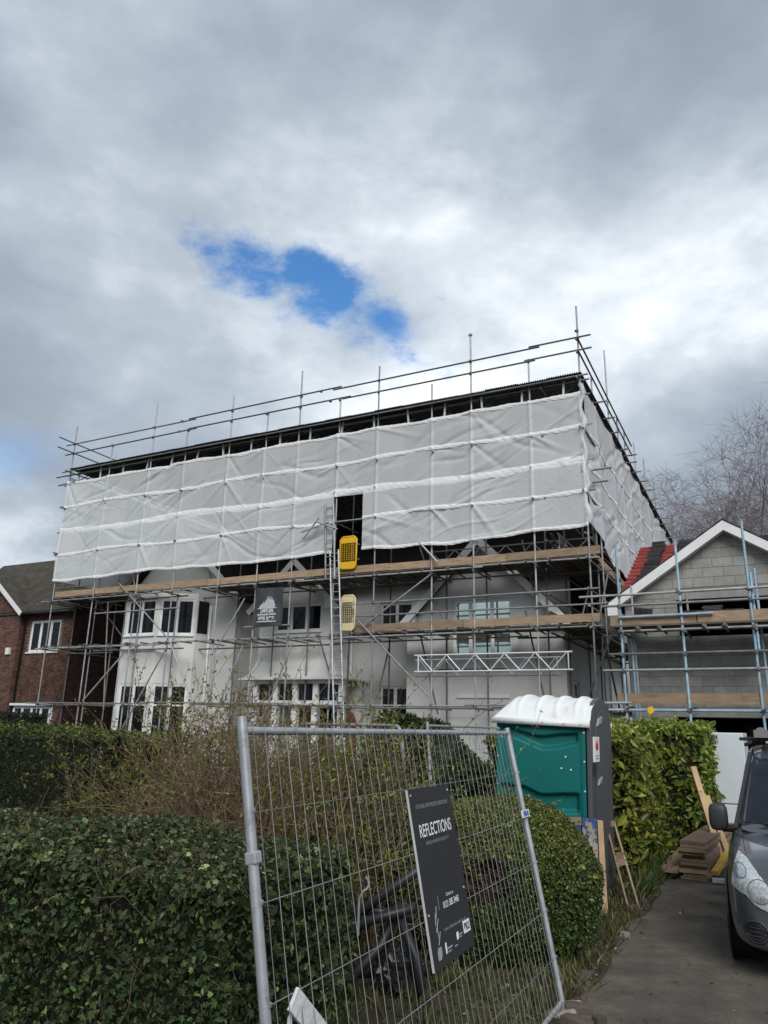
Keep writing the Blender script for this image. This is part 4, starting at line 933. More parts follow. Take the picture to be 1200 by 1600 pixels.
tree('birch_tree', 'bare birch tree rising just behind the garage gable peak', (19.0, 43, 0), 16.2, 8, .36, lv=4, twig_r=.0095)
tree('birch_tree', 'smaller bare tree between the sheeting and the garage gable', (20.6, 54, 0), 12.0, 15, .42, lv=4, twig_r=.010, trunk_r=.14)
tree('birch_tree', 'bare birch tree outermost beyond the right edge behind the garage', (25.6, 47, 0), 20.0, 21, .36, lv=4, twig_r=.010)

# ================================================================== leaves
def template(kind):
    if kind == 'ivy':
        v = [(0, 0, 0), (-.28, -.12, .05), (-.5, .12, .0), (-.3, .3, .08), (-.42, .62, .0), (-.14, .62, .07), (0, 1.05, -.06), (.14, .62, .07), (.42, .62, .0), (.3, .3, .08), (.5, .12, 0), (.28, -.12, .05)]
        f = [(0, i, i+1) for i in range(1, 11)]; f = [(0, 2, 1), (0, 3, 2), (0, 4, 3), (0, 5, 4), (0, 6, 5), (0, 7, 6), (0, 8, 7), (0, 9, 8), (0, 10, 9), (0, 11, 10)]
    elif kind == 'long':
        v = [(0, 0, 0), (-.2, .3, .06), (-.19, .65, .05), (0, 1.0, -.08), (.19, .65, .05), (.2, .3, .06)]; f = [(0, 2, 1), (0, 3, 2), (0, 4, 3), (0, 5, 4)]
    elif kind == 'small':
        v = [(0, 0, 0), (-.32, .5, .08), (0, 1.0, 0), (.32, .5, .08)]; f = [(0, 2, 1), (0, 3, 2)]
    else:  # blade
        v = [(-.03, 0, 0), (.03, 0, 0), (.02, .55, .06), (0, 1.0, .25)]; f = [(0, 1, 2), (0, 2, 3)]
    return np.array(v, float), np.array(f)
def leaf_frames(P, Nn, r, tilt=.7, upbias=0.0):
    n = Nn+r.normal(0, tilt, P.shape); n[:, 2] += upbias; n /= np.linalg.norm(n, axis=1)[:, None]
    a = r.normal(0, 1, P.shape); a -= n*(a*n).sum(1)[:, None]; a /= np.linalg.norm(a, axis=1)[:, None]; b = np.cross(n, a)
    return a, b, n       # width = b, length = a, normal = n
def leaf_mesh(name, P, fr, size, cols, kind, m):
    tv, tf = template(kind); a, b, n = fr; K = len(P); s = size[:, None, None]
    V_ = P[:, None]+s*(tv[None, :, 0, None]*b[:, None]+tv[None, :, 1, None]*a[:, None]+tv[None, :, 2, None]*n[:, None])
    F = (np.arange(K)[:, None, None]*len(tv)+tf[None]).reshape(-1, 3)
    return np_mesh(name, V_.reshape(-1, 3), F, m, np.repeat(cols, len(tv), 0))
def lump(P, s, seed):
    o_ = np.zeros(len(P)); r = np.random.RandomState(seed)
    for k in range(7):
        d = r.normal(0, 1, 3); d /= np.linalg.norm(d); o_ += math.sin(1)*np.sin(P@d*s*r.uniform(.6, 2.2)+r.uniform(0, 6))/7
    return o_*1.6
_leafdata = {}
def single_leaves(parent, P, fr, size, kind, m, base, palette):
    """the largest-showing leaves as objects of their own"""
    for q, c in enumerate(palette):
        key = (kind, m.name, q)
        if key not in _leafdata:
            tv, tf = template(kind); _leafdata[key] = np_mesh('leaf', tv, tf, m, np.repeat(np.array([c]), len(tv), 0))
    a, b, n = fr
    for i in range(len(P)):
        o = bpy.data.objects.new('leaf', _leafdata[(kind, m.name, i % len(palette))]); col.link(o); o.parent = parent
        M = Matrix.Identity(4)
        for k in range(3): M[k][0] = b[i, k]*size[i]; M[k][1] = a[i, k]*size[i]; M[k][2] = n[i, k]*size[i]; M[k][3] = P[i, k]
        o.matrix_basis = M
def cols_for(n, base, r, var=.3, alt=None, altp=.1):
    c = np.array(base)[None]*np.exp(r.normal(0, var, (n, 1)))*(1+r.normal(0, .06, (n, 3)))
    if alt is not None: k = r.rand(n) < altp; c[k] = np.array(alt)*np.exp(r.normal(0, var, (k.sum(), 1)))
    return np.clip(c, .004, .9)
CAMP = np.array([0, 0, 1.9])
def hf_cam():
    d = CAMP-HF.o; return np.array([d[0]*HF.c+d[1]*HF.s, -d[0]*HF.s+d[1]*HF.c, 1.9])
def hedge(name, label, cat, x0, x1, y0, y1, z1, dens, size, kind, m, colr, alt=None, altp=.1, seed=1, lumps=.07, frame=HF, singles=0, tilt=.7, depth=.09, rnd=.12, var=.3, palette=None, twigs=0, faces='frtlb', z0=0, upb=.25, lab_cat=None, core_in=.14, top_alt=None, shoots=60, mixk=None):
    r = np.random.RandomState(seed); base = ((x0+x1)/2, (y0+y1)/2, 0); t = thing(name, label, cat, base, frame); Ps, Ns = [], []
    for fc in faces:
        A = {'f': (x1-x0)*(z1-z0), 'b': (x1-x0)*(z1-z0), 'r': (y1-y0)*(z1-z0), 'l': (y1-y0)*(z1-z0), 't': (x1-x0)*(y1-y0)}[fc]; n = int(A*dens*(.5 if fc in 'b' else 1)); u_, v_ = r.rand(n), r.rand(n)
        X, Y, Z = x0+(x1-x0)*u_, y0+(y1-y0)*u_, z0+(z1-z0)*v_
        P = {'f': (X, 0*X+y0, Z), 'b': (X, 0*X+y1, Z), 'l': (0*X+x0, Y, Z), 'r': (0*X+x1, Y, Z), 't': (X, y0+(y1-y0)*v_, 0*X+z1)}[fc]
        Ps.append(np.stack(P, -1)); Ns.append(np.repeat(np.array([{'f': (0, -1, 0), 'b': (0, 1, 0), 'l': (-1, 0, 0), 'r': (1, 0, 0), 't': (0, 0, 1)}[fc]], float), n, 0))
    P, Nn = np.concatenate(Ps), np.concatenate(Ns)
    # round the arrises and make the faces uneven
    lo, hi = np.array([x0+rnd, y0+rnd, -9]), np.array([x1-rnd, y1-rnd, z1-rnd]); cpt = np.clip(P, lo, hi); dv_ = P-cpt; L = np.linalg.norm(dv_, axis=1)[:, None]; k = (L[:, 0] > rnd); P[k] = (cpt+dv_/np.maximum(L, 1e-6)*rnd)[k]; Nn = np.where(L > .001, dv_/np.maximum(L, 1e-6), Nn)
    lm = lump(P, 4.0, seed)*lumps; P = P+Nn*(lm-r.exponential(depth, len(P)))[:, None]
    P[:, 2] = np.maximum(P[:, 2], .01)
    cs = cols_for(len(P), colr, r, var, alt, altp); sz = size*np.clip(np.exp(r.normal(-.05, .33, len(P))), .4, 1.9)
    if top_alt is not None:      # fresh growth on the clipped top
        k = (Nn[:, 2] > .6) & (r.rand(len(P)) < .55); cs[k] = np.array(top_alt)*np.exp(r.normal(0, var, (k.sum(), 1)))
    fr = leaf_frames(P, Nn, r, tilt, upb); PB = np.array(base); P = P-PB
    if shoots and shoots > 0:       # stray young shoots standing out of the clipped face
        q_ = r.randint(0, len(P), shoots); q_ = q_[P[q_, 2] > z1*.35]; dd = Nn[q_]*.8+r.normal(0, .5, (len(q_), 3)); dd[:, 2] += .5; dd /= np.linalg.norm(dd, axis=1)[:, None]; Ls = r.uniform(.06, .22, len(q_))
        A0_ = P[q_]; link_mesh('shoots', segs_mesh('shoots', A0_, A0_+dd*Ls[:, None], np.full(len(q_), .0022), np.full(len(q_), .0012), bark), t)['kind'] = 'stuff'
        ts = r.uniform(.2, 1.05, (len(q_), 9)); Pn = (P[q_][:, None]+dd[:, None]*(ts*Ls[:, None])[..., None]).reshape(-1, 3); P = np.concatenate([P, Pn]); Nn = np.concatenate([Nn, np.repeat(dd, 9, 0)]); lm = np.concatenate([lm, np.zeros(len(Pn))])
        cs = np.concatenate([cs, cols_for(len(Pn), alt if alt is not None else colr, r, .25)]); sz = np.concatenate([sz, size*r.uniform(.5, .95, len(Pn))])
        fr2 = leaf_frames(Pn, np.repeat(dd, 9, 0), r, .9, 0); fr = tuple(np.concatenate([x, y]) for x, y in zip(fr, fr2));
    if singles:
        cw = hf_cam()-np.array(base); dist = np.linalg.norm(P-cw, axis=1); facing = (fr[2]*(cw-P)).sum(1)/dist; prom = lm-0
        pw = P+np.array(base); wx = HF.o[0]+HF.c*pw[:, 0]-HF.s*pw[:, 1]; wy = HF.o[1]+HF.s*pw[:, 0]+HF.c*pw[:, 1]; dz = pw[:, 2]-1.9
        rel = np.stack([wx, wy, dz], -1); dep_ = rel@_f; px = (rel@CR)/np.maximum(dep_, .1); py = (rel@CU)/np.maximum(dep_, .1)
        ok = (dep_ > .3) & (np.abs(px) < .51) & (np.abs(py) < .68)
        score = np.where(ok, sz/dist*np.abs(facing), 0)*np.where(r.rand(len(P)) < .5, 1, .3); idx = np.argsort(-score)[:singles]
        keep = np.ones(len(P), bool); keep[idx] = False
        single_leaves(t, P[idx], tuple(q[idx] for q in fr), sz[idx]*1.05, kind, m, base, palette or [colr])
    else: keep = np.ones(len(P), bool)
    if mixk:
        k2 = keep & (r.rand(len(P)) < .5); keep = keep & ~k2
        o = link_mesh('foliage', leaf_mesh('foliage', P[k2], tuple(q[k2] for q in fr), sz[k2]*1.1, cs[k2]*r.uniform(.8, 1.5, (k2.sum(), 1)), mixk, m), t); o['kind'] = 'stuff'
    o = link_mesh('foliage', leaf_mesh('foliage', P[keep], tuple(q[keep] for q in fr), sz[keep], cs[keep], kind, m), t); o['kind'] = 'stuff'
    i_ = core_in; b = MB(); nx, ny, nz = max(3, int((x1-x0)/.3)), max(3, int((y1-y0)/.3)), 5
    b.box(x0+i_, x1-i_, y0+i_, y1-i_, max(z0, 0), z1-i_); b.build('inner_branches', core_m, t, frame)
    if twigs:
        P0 = np.stack([r.uniform(x0, x1, twigs), r.uniform(y0-.02, y1, twigs), r.uniform(z1*.5, z1+.02, twigs)], -1)-np.array(base)
        dd = r.normal(0, .5, (twigs, 3)); dd[:, 1] *= .6; Pm = P0+dd*.07; P1 = Pm+dd*.06+r.normal(0, .03, (twigs, 3)); P2 = P1+dd*.04+r.normal(0, .04, (twigs, 3)); rr_ = np.full(3*twigs, .0020)
        link_mesh('twigs', segs_mesh('twigs', np.concatenate([P0, Pm, P1]), np.concatenate([Pm, P1, P2]), rr_, rr_*.8, bark), t)['kind'] = 'stuff'
    return t
hedge('ivy_hedge', 'dense dark ivy hedge in the left foreground by the fence post', 'hedge', -2.6, 2.32, -18.6, -17.5, 1.34, 6000, .0245, 'ivy', ivy_m, (.030, .050, .018), (.09, .105, .034), .2, 31, .10,
      singles=300, palette=[(.026, .046, .017), (.042, .066, .022), (.07, .092, .026), (.02, .036, .016), (.055, .066, .03)], twigs=1400, tilt=.85, depth=.07, faces='frt', rnd=.13, top_alt=(.10, .108, .048), var=.55, shoots=110, mixk='long')
hedge('privet_hedge', 'dark clipped hedge behind the ivy at left', 'hedge', -7.5, -2.5, -14.6, -13.2, 1.80, 1500, .042, 'long', laurel_m, (.016, .030, .010), (.07, .095, .022), .10, 32, .10, top_alt=(.13, .15, .035), tilt=.8, faces='frt', var=.4, shoots=120)
hedge('clipped_hedge', 'smooth dark green hedge in front of the brick house', 'hedge', -31, -19.2, -2.6, -1.6, 2.12, 700, .06, 'small', box_m, (.018, .024, .010), None, 0, 33, .04, tilt=.9, faces='frt', top_alt=(.035, .04, .014))
LP = [(.20, .235, .035), (.10, .145, .024), (.28, .29, .045), (.15, .19, .03)]
hedge('laurel_hedge', 'bright green laurel hedge beside the drive behind the toilet', 'hedge', .4, 2.5, -10.4, -7.35, 1.86, 620, .105, 'long', laurel_m, (.105, .135, .022), (.24, .25, .045), .36, 34, .12, singles=300, palette=LP, tilt=.8, depth=.1, rnd=.2, var=.35, top_alt=(.30, .32, .055), twigs=150)
hedge('laurel_hedge', 'taller laurel hedge further back next to the white fridge', 'hedge', .8, 3.18, -7.3, -5.3, 2.06, 620, .10, 'long', laurel_m, (.09, .13, .024), (.21, .24, .04), .28, 35, .12, singles=120, palette=LP, tilt=.8, depth=.1, rnd=.2, var=.35, top_alt=(.22, .26, .05))

# clipped ball of box with a dark hollow
BX = np.array([1.10, 7.45, 0]); t = thing('box_topiary', 'large rounded clipped box bush behind the fence panel', 'topiary', tuple(BX), WF)
r = np.random.RandomState(41); n = 120000; d = r.normal(0, 1, (n, 3)); d /= np.linalg.norm(d, axis=1)[:, None]
rad = np.array([.97, .74, .70]); pw = np.sign(d)*np.abs(d)**.85; pw /= np.linalg.norm(pw, axis=1)[:, None]**.55; P = pw*rad; P = P*(1+.10*lump(P, 3.2, 3)+.035*lump(P, 11, 4))[:, None]-d*r.exponential(.03, n)[:, None]
P[:, 2] += .58; hole = np.array([-.18, -.52, .66]); e_ = (P-hole)/np.array([.27, .36, .2]); keep = ((e_**2).sum(1) > (1+.6*lump(P, 14, 9))) & (P[:, 2] > .02); P, d = P[keep], d[keep]; n = len(P)
sh = r.randint(0, n, 260); Pn = (P[sh][:, None]+(d[sh]+r.normal(0, .3, (260, 3)))[:, None]*r.uniform(0, .09, (260, 7))[..., None]).reshape(-1, 3); P = np.concatenate([P, Pn]); d = np.concatenate([d, np.repeat(d[sh], 7, 0)]); n = len(P)
hgt = np.clip((P[:, 2]-.45)/.75, 0, 1)
cs = cols_for(n, (.042, .070, .016), r, .4, (.10, .125, .026), .18); k = r.rand(n) < hgt*.65; cs[k] = np.array([.16, .175, .036])*np.exp(r.normal(0, .3, (k.sum(), 1)))
o = link_mesh('foliage', leaf_mesh('foliage', P, leaf_frames(P, d, r, .85, .2), .025*np.exp(r.normal(0, .3, n)), cs, 'small', box_m), t); o['kind'] = 'stuff'
m = MB(); rings = []; nr_, ns_ = 10, 18
for i in range(nr_+1):
    for k in range(ns_):
        a, b = math.pi*i/nr_, 2*math.pi*k/ns_; q = np.array([.80*math.sin(a)*math.cos(b), .58*math.sin(a)*math.sin(b), .55+.55*math.cos(a)])
        if ((q-hole)**2).sum() < .26**2: q = q+(np.array([-.18, .1, .55])-q)*.5
        rings.append(q+BX)
m.add(rings, [(i*ns_+k, i*ns_+(k+1) % ns_, (i+1)*ns_+(k+1) % ns_, (i+1)*ns_+k) for i in range(nr_) for k in range(ns_)]); m.build('inner_branches', core_m, t, WF)
nt_ = 320; P0 = hole+r.normal(0, .14, (nt_, 3)); P1 = P0+r.normal(0, .12, (nt_, 3)); link_mesh('twigs', segs_mesh('twigs', P0, P1, np.full(nt_, .004), np.full(nt_, .0015), bark), t)['kind'] = 'stuff'

def leafy_dome(name, label, base, rx, ry, rz_, n, size, m, colr, alt, altp, seed, kind='long', topc=None):
    t = thing(name, label, 'shrub', base, WF); r = np.random.RandomState(seed); d = r.normal(0, 1, (n, 3)); d[:, 2] = np.abs(d[:, 2]); d /= np.linalg.norm(d, axis=1)[:, None]
    P = d*np.array([rx, ry, rz_]); P = P*(1+.22*lump(P, 2.6, seed))[:, None]-d*r.exponential(.10, n)[:, None]; P[:, 2] = np.maximum(P[:, 2], .02); cs = cols_for(n, colr, r, .4, alt, altp)
    if topc: k = (d[:, 2] > .6) & (r.rand(n) < .4); cs[k] = np.array(topc)*np.exp(r.normal(0, .3, (k.sum(), 1)))
    o = link_mesh('foliage', leaf_mesh('foliage', P, leaf_frames(P, d, r, .8, .1), size*r.uniform(.6, 1.3, n), cs, kind, m), t); o['kind'] = 'stuff'
    S_ = 260; P0 = np.repeat([[0, 0, .05]], S_, 0)+r.normal(0, .08, (S_, 3)); tip = d[:S_]*np.array([rx, ry, rz_])*r.uniform(.6, .98, (S_, 1)); mid = (P0+tip)/2+r.normal(0, .08, (S_, 3))
    link_mesh('branches', segs_mesh('branches', np.concatenate([P0, mid]), np.concatenate([mid, tip]), np.full(2*S_, .01), np.full(2*S_, .005), bark), t); return t
leafy_dome('evergreen_shrub', 'dark leafy evergreen shrub between the fence and the white gable wall', (.75, 11.4, 0), 1.15, 1.0, 2.2, 14000, .085, laurel_m, (.016, .030, .010), (.06, .075, .022), .14, 51, topc=(.06, .078, .022))
leafy_dome('evergreen_shrub', 'low dark evergreen mass just behind the leaning fence panel', (.05, 8.3, 0), .9, .8, 1.5, 6000, .05, laurel_m, (.014, .024, .010), (.05, .065, .02), .10, 52)
leafy_dome('evergreen_shrub', 'dark ground ivy bush behind the left fence post', (-.72, 5.1, 0), .36, .5, 1.12, 5000, .032, ivy_m, (.026, .044, .016), (.05, .065, .02), .12, 53, 'ivy')
leafy_dome('evergreen_shrub', 'dark bushy mass hidden behind the brown twigs before the bay window', (-2.0, 9.7, 0), 1.3, .9, 1.62, 9000, .06, laurel_m, (.018, .030, .010), (.07, .085, .025), .12, 54)
leafy_dome('evergreen_shrub', 'dark bushy mass hidden behind the twigs before the porch', (-.55, 10.0, 0), 1.2, .9, 1.6, 9000, .06, laurel_m, (.018, .030, .010), (.07, .085, .025), .12, 55)
def twiggy(name, label, base, nst, ht, spread, seed, nleaf, lc=(.17, .19, .03), tw=(.16, .105, .065), frac=.55):
    t = thing(name, label, 'shrub', base, WF); r = np.random.RandomState(seed); S0, S1, A, B_, tips = [], [], [], [], []
    def go(p, d, L, rad, dep):
        n = 5; 
        for i in range(n):
            d = d+r.normal(0, .12, 3); d /= np.linalg.norm(d); q = p+d*L/n; S0.append(p); S1.append(q); A.append(rad); rad = max(rad*.86, .0023); B_.append(rad); p = q
            if dep < 2 and i > 0 and r.rand() < (.8 if dep == 0 else .55): go(p, d*.8+r.normal(0, .42, 3), L*r.uniform(.35, .6), rad*.7, dep+1)
            if p[2] > ht*frac*.8: tips.append(p)
    for _ in range(nst):
        a = r.uniform(0, 6.283); q = r.uniform(0, 1)**.6*spread; p = np.array([q*math.cos(a)*.5, q*math.sin(a)*.5, 0]); d = np.array([math.cos(a)*q*.55, math.sin(a)*q*.55, 1.]); go(p, d/np.linalg.norm(d), ht*r.uniform(.65, 1.12)*(1-.25*q/spread), .009, 0)
    c = np.array(tw)*np.exp(r.normal(0, .35, (len(S0), 1)))
    link_mesh('branches', segs_mesh('branches', S0, S1, A, B_, twig_m, 3, c), t)
    tips = np.array(tips); P = tips[r.randint(0, len(tips), nleaf)]+r.normal(0, .02, (nleaf, 3)); cs = cols_for(nleaf, lc, r, .3, (.09, .12, .025), .3)
    o = link_mesh('foliage', leaf_mesh('foliage', P, leaf_frames(P, r.normal(0, 1, P.shape), r, .5), .040*r.uniform(.5, 1.3, nleaf), cs, 'long', shrub_m), t); o['kind'] = 'stuff'; return t
twiggy('twiggy_shrub', 'brown twiggy shrub with few leaves left of the fence post', (-1.2, 7.1, 0), 230, 1.70, .66, 61, 4200, tw=(.18, .12, .08), frac=.25)
twiggy('twiggy_shrub', 'taller twiggy shrub with fresh yellow green leaves before the porch', (-.95, 8.4, 0), 100, 1.72, .9, 62, 11000, frac=.3)
leafy_dome('leafy_shrub', 'mid green leafy shrub seen through the middle of the fence mesh', (-.2, 7.5, 0), .85, .7, 1.55, 11000, .042, shrub_m, (.040, .058, .016), (.13, .15, .03), .22, 56)
twiggy('twiggy_shrub', 'sparse twigs and leaves rising out of the mid green shrub behind the fence', (-.2, 7.1, 0), 90, 1.75, .85, 63, 6000, frac=.15)
twiggy('twiggy_shrub', 'thin green shrub growing at the end of the dark hedge', (-2.1, 8.0, 0), 60, 1.78, .55, 64, 6500, frac=.1)

# grass, litter and stones
r = np.random.RandomState(71)
def blades(name, label, pts, size, colr, seed, spread=.05, per=16):
    r = np.random.RandomState(seed); P = np.repeat(np.array(pts, float), per, 0); P[:, :2] += r.normal(0, spread, (len(P), 2)); n = len(P); dirn = r.normal(0, .55, (n, 3)); dirn[:, 2] = 1; dirn /= np.linalg.norm(dirn, axis=1)[:, None]
    h = r.normal(0, 1, (n, 3)); b = np.cross(dirn, h); b /= np.linalg.norm(b, axis=1)[:, None]; nn2 = np.cross(b, dirn); base = P.mean(0); base[2] = 0
    cs = cols_for(n, colr, r, .3, (.17, .14, .07), .2); me = leaf_mesh(name, P-base, (dirn, b, nn2), size*r.uniform(.4, 1.3, n), cs, 'blade', grass_m); o = link_mesh(name, me, None, HF, tuple(base)); tag(o, label, 'grass', kind='stuff')
pts = [(r.uniform(2.15, 2.62), r.uniform(-11.2, -8.8), 0) for _ in range(80)]; blades('grass', 'tall green grass at the foot of the laurel hedge', pts, .24, (.05, .085, .022), 72, .05, 20)
pts = [(2.66-abs(r.normal(0, .2)), r.uniform(-15.2, -11), 0) for _ in range(130)]; blades('grass', 'short grass and weeds along the edge of the drive', pts, .13, (.075, .085, .03), 73)
pts = [(r.uniform(1.2, 2.7), r.uniform(-17.2, -13.5), 0) for _ in range(150)]; blades('grass', 'weeds and grass tufts on the soil behind the fence', pts, .15, (.085, .10, .032), 74)
n = 2600; P = np.stack([2.75-np.abs(r.normal(0, .55, n)), r.uniform(-17.5, -10.5, n), r.uniform(.008, .03, n)], -1); P[:, 0] = np.where(r.rand(n) < .06, r.uniform(2.7, 4.4, n), P[:, 0]); bs = np.array([2.2, -14, 0])
cs = cols_for(n, (.13, .085, .05), r, .45, (.3, .27, .22), .12); o = link_mesh('leaf_litter', leaf_mesh('leaf_litter', P-bs, leaf_frames(P, np.repeat([[0, 0, 1.]], n, 0), r, .35), .045*r.uniform(.3, 1.2, n), cs, 'small', shrub_m), None, HF, tuple(bs)); tag(o, 'dead leaves and bits scattered on the soil', 'leaf litter', kind='stuff')
E_ = thing('brick_edging', 'row of worn bricks edging the left side of the drive', 'edging', (2.66, -13, 0))
for k in range(16):
    y = -14.6+.228*k
    if r.rand() < .12: continue
    M = Matrix.Translation((2.665+jit(.02)-.03*math.sin(k*.5), y, .012+jit(.008))) @ Matrix.Rotation(jit(.08), 4, 'Z') @ Matrix.Rotation(jit(.05), 4, 'X')
    b = MB(); b.box(-.052, .052, -.107, .107, -.04, .02, M); b.build('brick', kerbbrick, E_, bevel=.008)
for k, (x, y, a) in enumerate(((2.78, -15.15, .4), (2.83, -15.42, -.2), (2.95, -15.3, 1.0), (2.72, -12.95, .2))):
    b = MB(); M = Matrix.Translation((x, y, .03)) @ Matrix.Rotation(a, 4, 'Z') @ Matrix.Rotation(.1, 4, 'Y'); s_ = (.1, .055) if k < 2 else (.05, .04)
    b.prism([(-s_[0], -s_[1]), (s_[0]*.9, -s_[1]*.8), (s_[0], s_[1]), (-s_[0]*.3, s_[1]*1.1), (-s_[0]*.9, s_[1]*.6)], -.03, .03, 'z'); b.v = [tuple(M @ Vector(q)) for q in b.v]
    o = b.build('broken_brick', kerbbrick if k != 3 else sand_m, None, HF, (x, y, 0), bevel=.008); tag(o, ['broken brick lying beside the right foot of the fence', 'second broken brick nearer the camera by the fence foot', 'small brick chip on the drive near the fence foot', 'pale stone lying by the brick edging'][k], 'brick' if k < 3 else 'stone')

# ================================================================== mesh fence panels
def fence(label, base, az, th, L, Ht, wires_h, sp, round_c=False, post_ext=(.03, .0), rP=.021, rR=.0165, vr=.0019):
    t = bpy.data.objects.new('mesh_fence', None); col.link(t); tag(t, label, 'fence'); OFF[t] = np.zeros(3)
    d = Vector((math.sin(az), math.cos(az), 0)); n_ = Vector((math.cos(az), -math.sin(az), 0)); w_ = Vector((0, 0, math.cos(th)))-n_*math.sin(th); y_ = w_.cross(d); M = Matrix.Identity(4)
    for i in range(3): M[i][0] = d[i]; M[i][1] = y_[i]; M[i][2] = w_[i]; M[i][3] = base[i]
    t.matrix_world = M
    if round_c:
        c = .12; b = MB(); arc = lambda cx, cz, a0, a1: [(cx+c*math.cos(a), 0, cz+c*math.sin(a)) for a in np.linspace(a0, a1, 6)]
        b.tube([(0, 0, 0)]+arc(c, Ht-c, math.pi, math.pi/2)+arc(L-c, Ht-c, math.pi/2, 0)+[(L, 0, 0)], rP, 8); b.build('frame', galv, t, WF, smooth=True)
    else:
        rod(t, 'post', (0, 0, 0), (0, 0, Ht+post_ext[0]), rP, galv, 12); rod(t, 'post', (L, 0, 0), (L, 0, Ht+post_ext[1]), rP, galv, 12); rod(t, 'top_rail', (.01, 0, Ht-.02), (L-.01, 0, Ht-.02), rR, galv, 12)
    rod(t, 'bottom_rail', (0, 0, .06), (L, 0, .06), rR, galv, 12)
    x = sp*.6; k = 0
    while x < L:
        rod(t, 'wire', (x+jit(.006), -.016, .05), (x+jit(.006), -.016+jit(.004), Ht+.005), vr, wire_m, 5); x += sp
    for h in wires_h: rod(t, 'wire', (0, -.012, h), (L, -.012, h+jit(.008)), vr*1.25, wire_m, 5)
    return t
FA = fence('nearest wire mesh fence panel leaning beside the drive with a black sign', (-.22, 2.916, 0), .471, .191, 3.45, 1.927, (.337, .64, .96, 1.285, 1.6), .0795, post_ext=(.035, .02))
for x, z in ((0, 1.42),): b = MB(); b.box(x-.022, x+.024, -.027, .023, z, z+.045); b.build('clamp', galv, FA, WF, bevel=.006)
for x in (.0, 3.45):
    for h in (.337, .64, .96, 1.285, 1.6): b = MB(); b.tube([(x, -.02, h), (x+.0, -.026, h+.012)], .008, 6); b.build('weld', galv, FA, WF)
b = MB(); b.box(3.30, 3.475, -.036, -.028, 1.285, 1.335); b.build('maker_plate', print_w, FA, WF)
lettering(FA, 'HERAS', .052, Matrix.Translation((3.315, -.038, 1.293)) @ Matrix.Rotation(math.pi/2, 4, 'X'), mat('blue print', (.03, .10, .45), .5, 0), 'LEFT', .9, .002)
b = MB(); b.box(3.3, 3.62, -.1, .1, -.02, .03); b.build('foot', sand_m, FA, WF, bevel=.02)
fence('second mesh fence panel standing behind beside the green toilet', (.76, 10.15, 0), R(24), R(4), 3.45, 1.95, (.337, .64, .96, 1.285, 1.6), .0795)
fence('farther fence panel with rounded corners half hidden in the shrubs', (-1.05, 12.3, 0), R(154), R(-7), 3.45, 1.93, (.4, .9, 1.4), .16, True)
# sign on the fence
s_ = bpy.data.objects.new('fence_sign', None); col.link(s_); tag(s_, 'black portrait sign with white lettering tied to the near fence panel', 'sign'); OFF[s_] = np.zeros(3)
s_.matrix_world = FA.matrix_world @ Matrix.Translation((1.37, -.026, .735))
SW, SH = .589, .862
b = MB(); b.box(0, SW, -.004, .004, 0, SH); b.build('board', sign_m, s_, WF)
b = MB(); b.box(-.004, -.0005, -.006, .006, 0, SH); b.build('edge_trim', alu, s_, WF)
def SM(x, z): return Matrix.Translation((x, -.0055, z)) @ Matrix.Rotation(math.pi/2, 4, 'X')
lettering(s_, 'KITCHENS | BATHROOMS | BEDROOMS', .030, SM(.30, .760), print_g, 'CENTER', .86)
lettering(s_, 'REFLECTIONS', .092, SM(.30, .615), print_w, 'CENTER', .80, .0006)
lettering(s_, 'SINCE NINETEEN EIGHTY', .026, SM(.30, .572), print_g, 'CENTER', 1.1)
lettering(s_, 'Contact us', .026, SM(.34, .298), print_w, 'CENTER', .9)
lettering(s_, '0121 585 3445', .044, SM(.345, .248), print_w, 'CENTER', .85, .0008)
lettering(s_, 'www.reflections-studio.co.uk', .024, SM(.35, .145), print_g, 'CENTER', 1.1)
b = MB(); b.box(.455, .555, -.0062, -.0048, .082, .142); b.build('logo_panel', print_w, s_, WF)
lettering(s_, 'BKU', .052, Matrix.Translation((.505, -.0075, .094)) @ Matrix.Rotation(math.pi/2, 4, 'X'), sign_m, 'CENTER', .8, .002)
for x, z, w2, h2, mm in ((.07, .035, .055, .055, print_g), (.175, .045, .018, .05, print_w), (.20, .06, .07, .008, print_g), (.20, .045, .05, .006, print_g), (.345, .075, .028, .035, print_w), (.38, .09, .05, .007, print_g), (.38, .078, .04, .006, print_g), (.30, .05, .04, .006, print_g)):
    b = MB(); b.prism([(x, z), (x+w2*.7, z), (x+w2, z+h2*.4), (x+w2, z+h2), (x+w2*.2, z+h2), (x, z+h2*.6)], -.006, -.0048, 'y'); b.build('logo', mm, s_, WF)
for k in range(5): b = MB(); b.tube([(.10+.012*math.sin(k*2), -.0052, .10+.03*k), (.125+.014*math.cos(k*3), -.0052, .155+.03*k)], .0022, 5); b.build('ornament', print_g, s_, WF)
b = MB(); b.box(.172, .174, -.006, -.0048, .25, .32); b.build('rule', print_g, s_, WF)
for x, z in ((.03, SH-.03), (SW-.03, SH-.03), (.03, .25), (SW-.03, .3)): b = MB(); b.tube([(x, -.007, z), (x, .02, z)], .006, 6); b.build('cable_tie', alu, s_, WF)

